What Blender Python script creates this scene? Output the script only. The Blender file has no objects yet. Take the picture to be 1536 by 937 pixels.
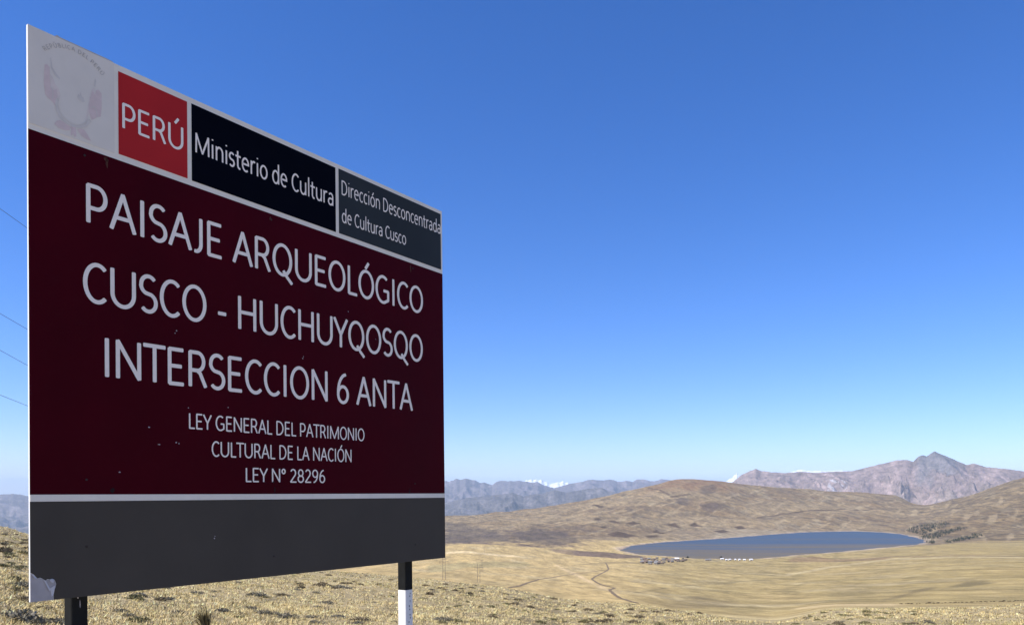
import bpy, math, random
import numpy as np
from mathutils import Vector, Matrix, Euler

random.seed(7)
rng = np.random.default_rng(11)
sc = bpy.context.scene
COL = sc.collection

# ------------------------------------------------------------------ camera, sky, sun, exposure
F, CX, CY = 1160.0, 768.0, 734.5          # focal length and principal point, in pixels of the 1536 x 937 frame
EYE = 1.62
cam_d = bpy.data.cameras.new('camera')
cam_d.sensor_width = 36.0
cam_d.lens = 36.0 * F / 1536.0
cam_d.shift_y = (CY - 468.5) / 1536.0
cam_d.clip_start = 0.05
cam_d.clip_end = 200000.0
cam = bpy.data.objects.new('camera', cam_d)
cam.location = (0, 0, EYE)
cam.rotation_euler = (math.radians(90), 0, 0)
COL.objects.link(cam)
sc.camera = cam

SUN_EL = math.radians(50.0)
SUN_AZ = math.atan2(-0.90, -0.43)         # clockwise from +Y: behind and to the left of the camera
SUN_STRENGTH, SKY_STRENGTH, EXPOSURE = 4.9, 0.133, 0.40
HAZE_DENSITY, HAZE_COLOR = 3.0e-5, (0.60, 0.79, 1.0)

world = bpy.data.worlds.new('World')
sc.world = world
world.use_nodes = True
wn = world.node_tree
bg = wn.nodes['Background']
sky = wn.nodes.new('ShaderNodeTexSky')
sky.sky_type = 'NISHITA'
sky.sun_disc = False
sky.sun_elevation = SUN_EL
sky.sun_rotation = SUN_AZ
sky.altitude = 1500.0
sky.air_density = 1.0
sky.dust_density = 0.7
sky.ozone_density = 2.2
tint = wn.nodes.new('ShaderNodeMix'); tint.data_type = 'RGBA'; tint.blend_type = 'MULTIPLY'   # thin, deep blue air at 3900 m
tint.inputs[0].default_value = 1.0; tint.inputs[7].default_value = (0.82, 0.86, 1.14, 1)
hsv = wn.nodes.new('ShaderNodeHueSaturation'); hsv.inputs['Saturation'].default_value = 1.19
wn.links.new(sky.outputs[0], tint.inputs[6]); wn.links.new(tint.outputs[2], hsv.inputs['Color'])
wn.links.new(hsv.outputs[0], bg.inputs[0])
bg.inputs[1].default_value = SKY_STRENGTH

sun_d = bpy.data.lights.new('sun', 'SUN')
sun_d.energy = SUN_STRENGTH
sun_d.angle = math.radians(0.53)
sun_d.color = (1.0, 0.95, 0.87)
sun = bpy.data.objects.new('sun', sun_d)
sdir = Vector((math.sin(SUN_AZ) * math.cos(SUN_EL), math.cos(SUN_AZ) * math.cos(SUN_EL), math.sin(SUN_EL)))
sun.rotation_euler = (-sdir).to_track_quat('-Z', 'Y').to_euler()
sun.location = sdir * 50
COL.objects.link(sun)

sc.view_settings.view_transform = 'Standard'
sc.view_settings.look = 'None'
sc.view_settings.exposure = EXPOSURE
sc.view_settings.gamma = 1.0
sc.view_settings.use_curve_mapping = False
sc.cycles.use_denoising = True
sc.cycles.max_bounces = 6
sc.cycles.volume_bounces = 1

# ------------------------------------------------------------------ helpers
def tag(o, label=None, cat=None, group=None, kind=None):
    if label: o['label'] = label
    if cat: o['category'] = cat
    if group: o['group'] = group
    if kind: o['kind'] = kind
    return o

def empty(name, loc=(0, 0, 0), rot=(0, 0, 0)):
    o = bpy.data.objects.new(name, None)
    o.location = loc
    o.rotation_euler = rot
    o.empty_display_size = 0.2
    COL.objects.link(o)
    return o

def link(name, me, mat=None, parent=None):
    o = bpy.data.objects.new(name, me)
    if mat is not None and not me.materials:
        me.materials.append(mat)
    COL.objects.link(o)
    if parent is not None:
        o.parent = parent
    return o

def np_mesh(name, V, faces, n, smooth=False):
    """V (k,3) array; faces (m,n) int array of equal-sized polygons"""
    me = bpy.data.meshes.new(name)
    V = np.asarray(V, dtype=np.float32)
    faces = np.asarray(faces, dtype=np.int32)
    m = len(faces)
    me.vertices.add(len(V))
    me.vertices.foreach_set('co', V.ravel())
    me.loops.add(m * n)
    me.loops.foreach_set('vertex_index', faces.ravel())
    me.polygons.add(m)
    me.polygons.foreach_set('loop_start', np.arange(0, m * n, n, dtype=np.int32))
    me.polygons.foreach_set('loop_total', np.full(m, n, dtype=np.int32))
    me.polygons.foreach_set('use_smooth', np.full(m, smooth, dtype=bool))
    me.update(calc_edges=True)
    return me

def add_attr(me, name, C):
    a = me.attributes.new(name, 'FLOAT_COLOR', 'POINT')
    C = np.asarray(C, dtype=np.float32)
    if C.shape[1] == 3:
        C = np.c_[C, np.ones(len(C), dtype=np.float32)]
    a.data.foreach_set('color', C.ravel())

class MB:
    """collects simple solids and builds them as one mesh"""
    def __init__(self):
        self.v = []; self.f = []
    def box(self, x0, x1, y0, y1, z0, z1):
        b = len(self.v)
        self.v += [(x0,y0,z0),(x1,y0,z0),(x1,y1,z0),(x0,y1,z0),(x0,y0,z1),(x1,y0,z1),(x1,y1,z1),(x0,y1,z1)]
        for q in ((0,3,2,1),(4,5,6,7),(0,1,5,4),(1,2,6,5),(2,3,7,6),(3,0,4,7)):
            self.f.append(tuple(b + i for i in q))
        return self
    def prism_xz(self, pts, y0, y1):
        """outline in the local xz plane, front at y0, back at y1"""
        b = len(self.v); n = len(pts)
        self.v += [(x, y0, z) for x, z in pts] + [(x, y1, z) for x, z in pts]
        self.f.append(tuple(range(b, b + n)))
        self.f.append(tuple(range(b + 2 * n - 1, b + n - 1, -1)))
        for i in range(n):
            j = (i + 1) % n
            self.f.append((b + i, b + n + i, b + n + j, b + j))
        return self
    def prism_z(self, pts, z0, z1):
        b = len(self.v); n = len(pts)
        self.v += [(x, y, z0) for x, y in pts] + [(x, y, z1) for x, y in pts]
        self.f.append(tuple(range(b + n - 1, b - 1, -1)))
        self.f.append(tuple(range(b + n, b + 2 * n)))
        for i in range(n):
            j = (i + 1) % n
            self.f.append((b + i, b + j, b + n + j, b + n + i))
        return self
    def tube(self, p0, p1, r, n=6, r1=None):
        p0 = Vector(p0); p1 = Vector(p1); r1 = r if r1 is None else r1
        d = (p1 - p0).normalized()
        a = d.orthogonal().normalized(); c = d.cross(a)
        b = len(self.v)
        for p, rr in ((p0, r), (p1, r1)):
            for i in range(n):
                t = 2 * math.pi * i / n
                self.v.append(tuple(p + (a * math.cos(t) + c * math.sin(t)) * rr))
        for i in range(n):
            j = (i + 1) % n
            self.f.append((b + i, b + j, b + n + j, b + n + i))
        self.f.append(tuple(range(b + n - 1, b - 1, -1)))
        self.f.append(tuple(range(b + n, b + 2 * n)))
        return self
    def mesh(self, name):
        me = bpy.data.meshes.new(name)
        me.from_pydata(self.v, [], self.f)
        me.update()
        return me
    def build(self, name, mat, parent=None):
        return link(name, self.mesh(name), mat, parent)

def perm_grad(ix, iy, seed):
    h = (ix.astype(np.int64) * 374761393 + iy.astype(np.int64) * 668265263 + seed * 1442695041) & 0xFFFFFFFF
    h = ((h ^ (h >> 13)) * 1274126177) & 0xFFFFFFFF
    h = h ^ (h >> 16)
    ang = (h & 0xFFFF) / 65536.0 * 2 * np.pi
    return np.cos(ang), np.sin(ang)

def pnoise(x, y, seed=0):
    x = np.asarray(x, dtype=np.float64); y = np.asarray(y, dtype=np.float64)
    x0 = np.floor(x); y0 = np.floor(y)
    fx = x - x0; fy = y - y0
    ix = x0.astype(np.int64); iy = y0.astype(np.int64)
    u = fx * fx * fx * (fx * (fx * 6 - 15) + 10); v = fy * fy * fy * (fy * (fy * 6 - 15) + 10)
    def g(dx, dy):
        gx, gy = perm_grad(ix + dx, iy + dy, seed)
        return gx * (fx - dx) + gy * (fy - dy)
    a = g(0, 0); b = g(1, 0); c = g(0, 1); d = g(1, 1)
    return ((a + (b - a) * u) + ((c + (d - c) * u) - (a + (b - a) * u)) * v) * 1.5

def fbm(x, y, oct=4, seed=0, gain=0.5):
    s = 0; a = 1.0; t = 0
    for i in range(oct):
        s = s + a * pnoise(x * 2 ** i + 17.3 * i, y * 2 ** i - 9.1 * i, seed + i)
        t += a; a *= gain
    return s / t

def smooth01(a, b, x):
    t = np.clip((x - a) / (b - a), 0, 1)
    return t * t * (3 - 2 * t)

def mix(a, b, w):
    return a + (b - a) * w

# ------------------------------------------------------------------ node materials
def new_mat(name):
    m = bpy.data.materials.new(name)
    m.use_nodes = True
    nt = m.node_tree
    p = nt.nodes['Principled BSDF']
    return m, nt, p

def paint(name, col, rough=0.45, var=0.12, scale=9.0, spec=0.5, bump=0.0, dust=0.0):
    """weathered paint: colour varied by two noises, slight dust, uneven gloss"""
    m, nt, p = new_mat(name)
    N = nt.nodes; L = nt.links
    tc = N.new('ShaderNodeTexCoord')
    n1 = N.new('ShaderNodeTexNoise'); n1.inputs['Scale'].default_value = scale; n1.inputs['Detail'].default_value = 6
    n2 = N.new('ShaderNodeTexNoise'); n2.inputs['Scale'].default_value = 1.7; n2.inputs['Detail'].default_value = 3
    L.new(tc.outputs['Object'], n1.inputs['Vector']); L.new(tc.outputs['Object'], n2.inputs['Vector'])
    ad = N.new('ShaderNodeMath'); ad.operation = 'ADD'
    L.new(n1.outputs[0], ad.inputs[0]); L.new(n2.outputs[0], ad.inputs[1])
    mr = N.new('ShaderNodeMapRange')
    mr.inputs[1].default_value = 0.7; mr.inputs[2].default_value = 1.3
    mr.inputs[3].default_value = 1 - var; mr.inputs[4].default_value = 1 + var
    L.new(ad.outputs[0], mr.inputs[0])
    mu = N.new('ShaderNodeMix'); mu.data_type = 'RGBA'; mu.blend_type = 'MULTIPLY'
    mu.inputs[0].default_value = 1
    mu.inputs[6].default_value = (*col, 1)
    L.new(mr.outputs[0], mu.inputs[7])
    out = mu.outputs[2]
    if dust > 0:
        n3 = N.new('ShaderNodeTexNoise'); n3.inputs['Scale'].default_value = 26; n3.inputs['Detail'].default_value = 8
        L.new(tc.outputs['Object'], n3.inputs['Vector'])
        r3 = N.new('ShaderNodeMapRange'); r3.inputs[1].default_value = 0.55; r3.inputs[2].default_value = 0.8
        r3.inputs[3].default_value = 0; r3.inputs[4].default_value = dust
        L.new(n3.outputs[0], r3.inputs[0])
        md = N.new('ShaderNodeMix'); md.data_type = 'RGBA'
        md.inputs[7].default_value = (0.36, 0.31, 0.25, 1)
        L.new(r3.outputs[0], md.inputs[0]); L.new(out, md.inputs[6])
        out = md.outputs[2]
    L.new(out, p.inputs['Base Color'])
    rr = N.new('ShaderNodeMapRange'); rr.inputs[3].default_value = max(0.05, rough - 0.08); rr.inputs[4].default_value = rough + 0.1
    L.new(n1.outputs[0], rr.inputs[0]); L.new(rr.outputs[0], p.inputs['Roughness'])
    p.inputs['Specular IOR Level'].default_value = spec
    if bump > 0:
        b = N.new('ShaderNodeBump'); b.inputs['Strength'].default_value = bump; b.inputs['Distance'].default_value = 0.004
        L.new(n2.outputs[0], b.inputs['Height']); L.new(b.outputs[0], p.inputs['Normal'])
    return m

def attr_mat(name, rough=0.95, spec=0.1, noises=(), bump=None, bump2=None):
    """vertex-colour albedo times several world-space noises; noises = (scale, low, high, stretch)"""
    m, nt, p = new_mat(name)
    N = nt.nodes; L = nt.links
    at = N.new('ShaderNodeAttribute'); at.attribute_name = 'Col'
    out = at.outputs['Color']
    ge = N.new('ShaderNodeNewGeometry')
    last = None
    for (s, lo, hi, st) in noises:
        mp = N.new('ShaderNodeMapping'); mp.inputs['Scale'].default_value = (s * st[0], s * st[1], s * st[2])
        L.new(ge.outputs['Position'], mp.inputs['Vector'])
        n = N.new('ShaderNodeTexNoise'); n.inputs['Scale'].default_value = 1; n.inputs['Detail'].default_value = 5
        n.inputs['Roughness'].default_value = 0.6
        L.new(mp.outputs[0], n.inputs['Vector'])
        r = N.new('ShaderNodeMapRange'); r.inputs[1].default_value = 0.3; r.inputs[2].default_value = 0.7
        r.inputs[3].default_value = lo; r.inputs[4].default_value = hi
        L.new(n.outputs[0], r.inputs[0])
        mu = N.new('ShaderNodeMix'); mu.data_type = 'RGBA'; mu.blend_type = 'MULTIPLY'; mu.inputs[0].default_value = 1
        L.new(out, mu.inputs[6]); L.new(r.outputs[0], mu.inputs[7])
        out = mu.outputs[2]; last = n
    L.new(out, p.inputs['Base Color'])
    p.inputs['Roughness'].default_value = rough
    p.inputs['Specular IOR Level'].default_value = spec
    if bump:
        n = N.new('ShaderNodeTexNoise'); n.inputs['Scale'].default_value = bump[0]; n.inputs['Detail'].default_value = 8
        n.inputs['Roughness'].default_value = 0.65
        L.new(ge.outputs['Position'], n.inputs['Vector'])
        b = N.new('ShaderNodeBump'); b.inputs['Strength'].default_value = bump[1]; b.inputs['Distance'].default_value = bump[2]
        L.new(n.outputs[0], b.inputs['Height']); L.new(b.outputs[0], p.inputs['Normal'])
        if bump2:
            n2 = N.new('ShaderNodeTexNoise'); n2.inputs['Scale'].default_value = bump2[0]; n2.inputs['Detail'].default_value = 6
            L.new(ge.outputs['Position'], n2.inputs['Vector'])
            b2 = N.new('ShaderNodeBump'); b2.inputs['Strength'].default_value = bump2[1]; b2.inputs['Distance'].default_value = bump2[2]
            L.new(n2.outputs[0], b2.inputs['Height']); L.new(b2.outputs[0], b.inputs['Normal'])
    return m

# ------------------------------------------------------------------ the terrain: one height field round the camera
KN = [60, 100, 150, 250, 400, 700, 1100, 1500, 1900, 2300, 2800, 3300, 3900, 4500, 5500, 7000]
# x of the column, grade of the near slope, radius where it breaks, sight lines (frame y) beyond
CTRL = [
 (-260, .010, 170, [0,0,0,   806, 815, 824, 830, 828, 824, 822, 820, 818, 816, 814, 812, 812]),
 (-60,  .022, 150, [0,0,0,   802, 812, 824, 830, 828, 824, 822, 820, 818, 816, 814, 812, 812]),
 (0,    .0275, 150, [0,0,0,   802, 812, 824, 830, 828, 824, 822, 820, 818, 816, 814, 812, 812]),
 (45,   .0372, 140, [0,0,0,   812, 818, 824, 830, 828, 824, 822, 818, 814, 812, 810, 808, 808]),
 (350,  .075, 130, [0,0,850, 855, 857, 852, 838, 828, 818, 808, 796, 786, 778, 772, 782, 800]),
 (630,  .1003,120, [0,0,868, 885, 874, 861, 843, 830, 821, 815, 800, 787, 777, 773, 786, 800]),
 (700,  .106, 115, [0,0,877, 888, 878, 864, 845, 826, 815, 817, 800, 787, 776, 772, 784, 800]),
 (763,  .112, 110, [0,0,889, 899, 885, 868, 850, 834, 819, 812, 797, 784, 773, 766, 780, 800]),
 (852,  .124, 100, [0,0,904, 906, 893, 872, 855, 841, 826, 812, 796, 779, 764, 754, 772, 800]),
 (940,  .125, 85,  [0,909,911,907,897, 876, 857, 843, 824, 811, 795, 773, 752, 735, 758, 795]),
 (1030, .125, 60,  [0,924,925,917,906, 881, 858, 845, 826, 813, 803, 775, 742, 716, 738, 795]),
 (1150, .125, 42,  [939,938,932,922,906,879, 857, 843, 822, 808, 797, 775, 748, 728, 745, 795]),
 (1250, .1165,60,  [0,915,914,908,898, 871, 850, 836, 818, 806, 795, 775, 752, 735, 750, 795]),
 (1340, .1106,60,  [0,914,912,906,891, 863, 842, 828, 816, 805, 797, 780, 756, 741, 755, 795]),
 (1380, .1095,62,  [0,914,912,905,886, 857, 838, 825, 816, 806, 792, 774, 757, 757, 770, 795]),
 (1440, .107, 66,  [0,915,912,903,881, 850, 832, 822, 815, 803, 780, 757, 745, 758, 780, 795]),
 (1536, .100, 72,  [0,914,908,900,873, 843, 828, 819, 811, 788, 755, 722, 716, 735, 760, 795]),
 (1660, .092, 80,  [0,910,903,892,866, 838, 822, 812, 800, 770, 730, 700, 694, 715, 745, 795]),
 (1900, .070, 90,  [0,890,884,874,850, 825, 812, 800, 790, 765, 730, 705, 700, 720, 745, 795]),
]
R_rows = np.concatenate([np.geomspace(1.0, 1500, 390), np.arange(1512, 5000, 12.0), np.geomspace(5010, 7000, 24), np.geomspace(7300, 43000, 18)])
def col_profile(x, s, rb, ys):
    th = math.atan((x - CX) / F)
    co = max(.62, math.cos(th))                       # KN are depths along the view axis
    lr = [math.log(r / co) for r, y in zip(KN, ys) if y and r / co > rb * 1.02]
    aa = [(y - CY) * math.cos(th) for r, y in zip(KN, ys) if y and r / co > rb * 1.02]
    a_near = (EYE / R_rows + s) * F
    lr = [math.log(rb)] + lr
    aa = [(EYE / rb + s) * F] + aa
    a_far = np.interp(np.log(R_rows), lr, aa)
    a = np.where(R_rows <= rb, a_near, a_far)
    # soften the breaks a little, in log R
    lg = np.linspace(0, math.log(43000), 1600)
    al = np.interp(lg, np.log(R_rows), a)
    k = np.exp(-0.5 * (np.arange(-9, 10) / 3.2) ** 2); k /= k.sum()
    als = np.convolve(np.pad(al, 9, mode='edge'), k, mode='valid')
    w = smooth01(math.log(25), math.log(45), lg)
    al = al * (1 - w) + als * w
    a = np.interp(np.log(R_rows), lg, al)
    far = R_rows > 7000
    if far.any():
        a7 = a[np.argmin(np.abs(R_rows - 7000))]
        a[far] = a7 * np.minimum(1, 26000 / R_rows[far]) # falls on, then a plain at constant height
    return th, a
cols = [col_profile(*c) for c in CTRL]
cth = [c[0] for c in cols]; cav = [c[1] for c in cols]
def plain(s):
    return np.where(R_rows < 80, (EYE / R_rows + s) * F, (EYE / R_rows + s * np.minimum(1, 4000 / R_rows)) * F)
for deg, s in ((75, .03), (120, .01), (180, .015), (-62, .012), (-100, .01), (-140, .012), (-180, .015)):
    cth.append(math.radians(deg)); cav.append(plain(s))
o_ = np.argsort(cth)
cth = np.array(cth)[o_]; cav = np.array(cav)[o_]
th_cols = np.radians(np.concatenate([np.arange(-180, -38, 1.42), np.linspace(-38, 38, 1040), np.arange(39.4, 179.5, 1.42)]))
def hermite_cols(t):
    d = np.diff(cav, axis=0) / np.diff(cth)[:, None]
    m = np.zeros_like(cav)
    same = d[:-1] * d[1:] > 0
    with np.errstate(divide='ignore', invalid='ignore'):
        hm = 2 * d[:-1] * d[1:] / (d[:-1] + d[1:])
    m[1:-1] = np.where(same, hm, 0)
    i = np.clip(np.searchsorted(cth, t) - 1, 0, len(cth) - 2)
    h = (cth[i + 1] - cth[i])[:, None]
    u = ((t - cth[i]) / h[:, 0])[:, None]
    return ((2*u**3 - 3*u**2 + 1) * cav[i] + (u**3 - 2*u**2 + u) * h * m[i] + (-2*u**3 + 3*u**2) * cav[i+1] + (u**3 - u**2) * h * m[i+1])
A = hermite_cols(th_cols).T                       # rows x cols
RR, TT = np.meshgrid(R_rows, th_cols, indexing='ij')
GX = RR * np.sin(TT); GY = RR * np.cos(TT)
GZ = EYE - A / F * RR
# relief: octaves that stay small against the distance
for i, (Lw, amp) in enumerate(((2.2, .035), (7, .09), (30, .12), (110, .6), (260, 5.5), (420, 9.0), (150, 4.6), (70, 2.3))):
    n = pnoise(GX / Lw + 5.1 * i, GY / Lw - 3.3 * i, 40 + i)
    if i >= 4:
        n = 0.35 - np.abs(n) * 1.3                # gullied
        g = smooth01(2250, 3000, RR) * (1 - smooth01(6000, 8000, RR))
    elif i == 3:
        g = smooth01(250, 600, RR) * (1 - smooth01(5000, 8000, RR))
    elif i == 2:
        g = smooth01(60, 140, RR) * (1 - smooth01(3000, 8000, RR))
    else:
        g = smooth01(Lw * 1.6, Lw * 5, RR) * (1 - smooth01(150, 700, RR))
    GZ += amp * g * n
HL = 150.0
LAKE_Z = EYE - HL
def on_lake(x, y):
    Y = HL * F / (y - CY)
    return ((x - CX) / F * Y, Y)
LAKE_PX = [(930,824),(945,828.5),(960,831.5),(1000,834),(1050,837.5),(1100,838.5),(1140,837.5),(1200,832),(1260,827.2),(1300,823.5),(1340,819.8),(1372,816.5),(1388,813),
           (1384,809.5),(1375,806),(1350,800.5),(1320,797.8),(1280,796.3),(1240,796.8),(1200,798.2),(1160,801),(1100,806),(1050,809.2),(1000,812.4),(960,816.4),(940,820.3)]
LAKE = np.array([on_lake(*q) for q in LAKE_PX])
def poly_dist(px, py, P):
    d = np.full(px.shape, 1e9); ins = np.zeros(px.shape, bool)
    n = len(P)
    for i in range(n):
        ax, ay = P[i]; bx, by = P[(i + 1) % n]
        ex, ey = bx - ax, by - ay
        t = np.clip(((px - ax) * ex + (py - ay) * ey) / (ex * ex + ey * ey + 1e-9), 0, 1)
        d = np.minimum(d, np.hypot(px - ax - t * ex, py - ay - t * ey))
        c = ((ay > py) != (by > py)) & (px < (bx - ax) * (py - ay) / (by - ay + 1e-12) + ax)
        ins ^= c
    return np.where(ins, -d, d)
LD = np.full(GX.shape, 1e4)
sel = (np.abs(GX) < 2600) & (GY > 900) & (GY < 4200)
LD[sel] = poly_dist(GX[sel], GY[sel], LAKE)
LDn = LD + 9 * pnoise(GX / 60, GY / 60, 91)
inside = LDn < 0
GZ = np.where(inside, LAKE_Z - 0.4 - np.minimum(4, -LDn * 0.06), np.where(sel, np.clip(GZ, LAKE_Z + 0.4 + np.minimum(3.0, LDn * 0.016) - np.maximum(LDn - 300, 0) * .5, LAKE_Z + 0.9 + np.maximum(LDn, 0) * np.where(LDn < 60, .035, .035 + (LDn - 60) * .0009)), GZ))
DROP = (EYE - GZ) / RR * F
def z_at(x, y):
    """terrain height at a world point"""
    r = math.hypot(x, y); t = math.atan2(x, y)
    i = int(np.clip(np.searchsorted(R_rows, r) - 1, 0, len(R_rows) - 2)); j = int(np.clip(np.searchsorted(th_cols, t) - 1, 0, len(th_cols) - 2))
    u = np.clip((r - R_rows[i]) / (R_rows[i+1] - R_rows[i]), 0, 1); v = np.clip((t - th_cols[j]) / (th_cols[j+1] - th_cols[j]), 0, 1)
    return float((GZ[i, j] * (1-v) + GZ[i, j+1] * v) * (1-u) + (GZ[i+1, j] * (1-v) + GZ[i+1, j+1] * v) * u)
def z_many(x, y):
    r = np.hypot(x, y); t = np.arctan2(x, y)
    i = np.clip(np.searchsorted(R_rows, r) - 1, 0, len(R_rows) - 2); j = np.clip(np.searchsorted(th_cols, t) - 1, 0, len(th_cols) - 2)
    u = np.clip((r - R_rows[i]) / (R_rows[i+1] - R_rows[i]), 0, 1); v = np.clip((t - th_cols[j]) / (th_cols[j+1] - th_cols[j]), 0, 1)
    return (GZ[i, j] * (1-v) + GZ[i, j+1] * v) * (1-u) + (GZ[i+1, j] * (1-v) + GZ[i+1, j+1] * v) * u
def hit(x, y, rmin=8.0):
    """where the sight line through a frame point first meets the terrain"""
    th = math.atan((x - CX) / F); d = (y - CY) * math.cos(th)
    j = int(np.clip(np.searchsorted(th_cols, th), 1, len(th_cols) - 1))
    c = DROP[:, j]
    ok = np.where((R_rows > rmin) & (c <= d))[0]
    i = int(ok[0]) if len(ok) else len(R_rows) - 15
    r = R_rows[i]
    if i > 0 and c[i-1] > d and R_rows[i-1] > rmin * .97:
        r = R_rows[i-1] + (R_rows[i] - R_rows[i-1]) * (c[i-1] - d) / (c[i-1] - c[i] + 1e-9)
    X, Y = r * math.sin(th), r * math.cos(th)
    return X, Y, z_at(X, Y)

# --- ground colour: what grows or lies there
def rgb(*c): return np.array(c, dtype=float)[None, None, :]
STRAW, TAN, OLIVE, BROWN = rgb(.42,.33,.165), rgb(.46,.345,.165), rgb(.345,.275,.125), rgb(.265,.185,.10)
DARKSOIL, SHORE, GREYH, REDH = rgb(.115,.080,.056), rgb(.46,.37,.26), rgb(.33,.245,.135), rgb(.27,.155,.085)
XI = CX + F * np.tan(np.clip(TT, -1.2, 1.2))       # bearing, as a frame column
n_big = fbm(GX / 420, GY / 420, 4, 3); n_mid = fbm((GX + .25 * GY) / 62, GY / 150, 5, 9); n_str = fbm((GX - .2 * GY) / 80, GY / 240, 5, 21)
n_fine = fbm(GX / 22, GY / 30, 3, 33)
C = np.broadcast_to(STRAW, GX.shape + (3,)).copy()
def lay(colr, w):
    global C
    C = C + (colr - C) * np.clip(w, 0, 1)[:, :, None]
lay(rgb(.30,.235,.13), .6 * (1 - smooth01(60, 90, RR)))
lay(rgb(.33,.265,.155), .75 * smooth01(70, 100, RR) * (1 - smooth01(140, 180, RR)) * (1 - smooth01(-12, -8, np.degrees(-TT)) * 0))
lay(TAN, smooth01(170, 300, RR))
lay(OLIVE, smooth01(180, 300, RR) * smooth01(860, 1080, XI) * (.75 + .5 * n_mid))
lay(rgb(.27,.225,.13), smooth01(200, 320, RR) * smooth01(.12, .42, n_str) * .35)
lay(rgb(.47,.39,.24), smooth01(260, 420, RR) * smooth01(.12, .45, n_mid) * .6)
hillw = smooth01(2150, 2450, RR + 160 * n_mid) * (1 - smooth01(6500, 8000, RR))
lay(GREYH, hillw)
lay(BROWN, hillw * smooth01(-.05, .3, n_big) * .8)
lay(rgb(.36,.305,.20), hillw * smooth01(.1, .42, n_str) * .6)
lay(rgb(.15,.115,.078), hillw * smooth01(.05, .30, n_mid) * .6)
n_diag = fbm((GX - .35 * GY) / 30, GY / 170, 5, 61); n_spot = fbm(GX / 14, GY / 40, 4, 67); n_con = fbm((GX + .22 * GY) / 24, GY / 120, 5, 71)
lay(rgb(.42,.325,.185), hillw * smooth01(.08, .34, n_diag) * .5)
lay(rgb(.43,.33,.19), hillw * smooth01(.0, .3, -n_big) * .45)
lay(rgb(.135,.105,.075), hillw * smooth01(.10, .34, n_spot) * .4)
lay(rgb(.15,.115,.08), hillw * smooth01(.10, .32, n_con) * .4)
slope_w = smooth01(170, 300, RR) * (1 - hillw)
lay(rgb(.255,.205,.10), slope_w * smooth01(.08, .34, n_con) * .38)
lay(rgb(.50,.39,.205), slope_w * smooth01(.06, .3, -n_con) * .32)
lay(rgb(.24,.19,.10), slope_w * smooth01(.16, .4, n_spot) * .4)
lay(rgb(.235,.19,.095), slope_w * smooth01(900, 1150, XI) * smooth01(.12, .36, n_diag) * .45)
lay(rgb(.135,.105,.07), hillw * smooth01(1290, 1400, XI) * smooth01(-.02, .24, n_spot) * .65)
lay(rgb(.14,.11,.078), hillw * smooth01(.0, .2, fbm((GX + .5 * GY) / 45, GY / 260, 4, 97)) * .38)
lay(rgb(.46,.36,.215), hillw * smooth01(.2, .34, fbm((GX - .6 * GY) / 38, GY / 300, 4, 99)) * .6)
lay(REDH, smooth01(4000, 4350, RR) * smooth01(940, 1010, XI) * (1 - smooth01(1075, 1130, XI)) * (.55 + .6 * n_mid))
lowleft = smooth01(1900, 2100, RR + 100 * n_mid) * (1 - smooth01(2700, 3200, RR)) * (1 - smooth01(830, 930, XI))
lay(rgb(.150,.110,.080), lowleft * (.55 + 1.5 * n_mid + .9 * n_spot))
lay(rgb(.42,.35,.24), smooth01(1950, 2050, RR) * (1 - smooth01(2900, 3150, RR)) * smooth01(960, 1120, XI) * (1 - smooth01(1330, 1380, XI)) * (.55 + .7 * n_str))
lay(SHORE, (1 - smooth01(6, 30, LD + 26 * n_fine + 14 * n_mid)) * .9)
lay(rgb(.33,.25,.20), (1 - smooth01(0, 14, LD)) * .7)
def poly_px(pts, colr, w=1.0, soft=6.0, jit=7.0):
    """a field on the hillside: its corners found on the terrain, coloured by map position"""
    P = np.array([hit(x, y, 300 if y < 895 else 130)[:2] for x, y in pts])
    b = 120
    s = (GX > P[:,0].min()-b) & (GX < P[:,0].max()+b) & (GY > P[:,1].min()-b) & (GY < P[:,1].max()+b)
    if not s.any(): return
    d = poly_dist(GX[s], GY[s], P) + jit * n_fine[s]
    ww = np.zeros(GX.shape); ww[s] = (1 - smooth01(-soft, soft, d)) * w
    lay(colr * (.85, .80, .74), ww)
FIELDS = [
 [(939,784),(950,781.5),(961,785),(948,787.5)], [(995,786),(1012,783.5),(1023,792),(1008,789)], [(1034,787),(1042,783),(1053,790),(1040,789)],
 [(888,757),(896,756),(908,760),(900,761)], [(890,777),(900,776.5),(903,780),(895,780)], [(910,780),(920,779.5),(931,784.5),(922,784)],
 [(978,796),(985,794),(999,800),(988,800.5)], [(901,789.5),(908,788.5),(911,791),(903,791.5)], [(1100,789),(1112,788),(1120,792),(1106,793)],
 [(1070,796),(1085,794),(1095,797),(1080,799)], [(910,800),(930,797),(955,803),(940,806),(918,804)], [(965,803),(985,802),(990,805),(972,806)],
]
for fpts in FIELDS: poly_px(fpts, DARKSOIL, .9)
for fpts in ([(971,731),(974,730.5),(1006,741.5),(1003,743)], [(1005,744),(1035,739.5),(1036,741.5),(1006,746)], [(1135,775.5),(1190,767.5),(1310,762.3),(1310,763.6),(1190,769.5),(1136,777.3)]):
    poly_px(fpts, DARKSOIL, .75, 4, 2)
poly_px([(860,824.5),(900,827),(960,833),(968,836),(925,837),(860,832.5)], rgb(.155,.118,.105), .9, 8, 10)
poly_px([(822,823),(850,823),(900,831),(870,833),(835,828)], rgb(.20,.155,.13), .7, 8, 10)
poly_px([(765,800),(800,790),(850,798),(872,812),(840,817),(800,816)], rgb(.15,.125,.105), .7, 14, 26)
poly_px([(668,782),(700,786),(745,795),(770,812),(700,813),(668,814)], rgb(.15,.13,.115), .6, 14, 30)
poly_px([(1050,731),(1070,726),(1076,735),(1062,742),(1050,740)], rgb(.14,.11,.09), .6, 10, 20)
poly_px([(1010,748),(1030,746),(1036,757),(1020,757)], rgb(.15,.12,.10), .7, 10, 16)
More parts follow.
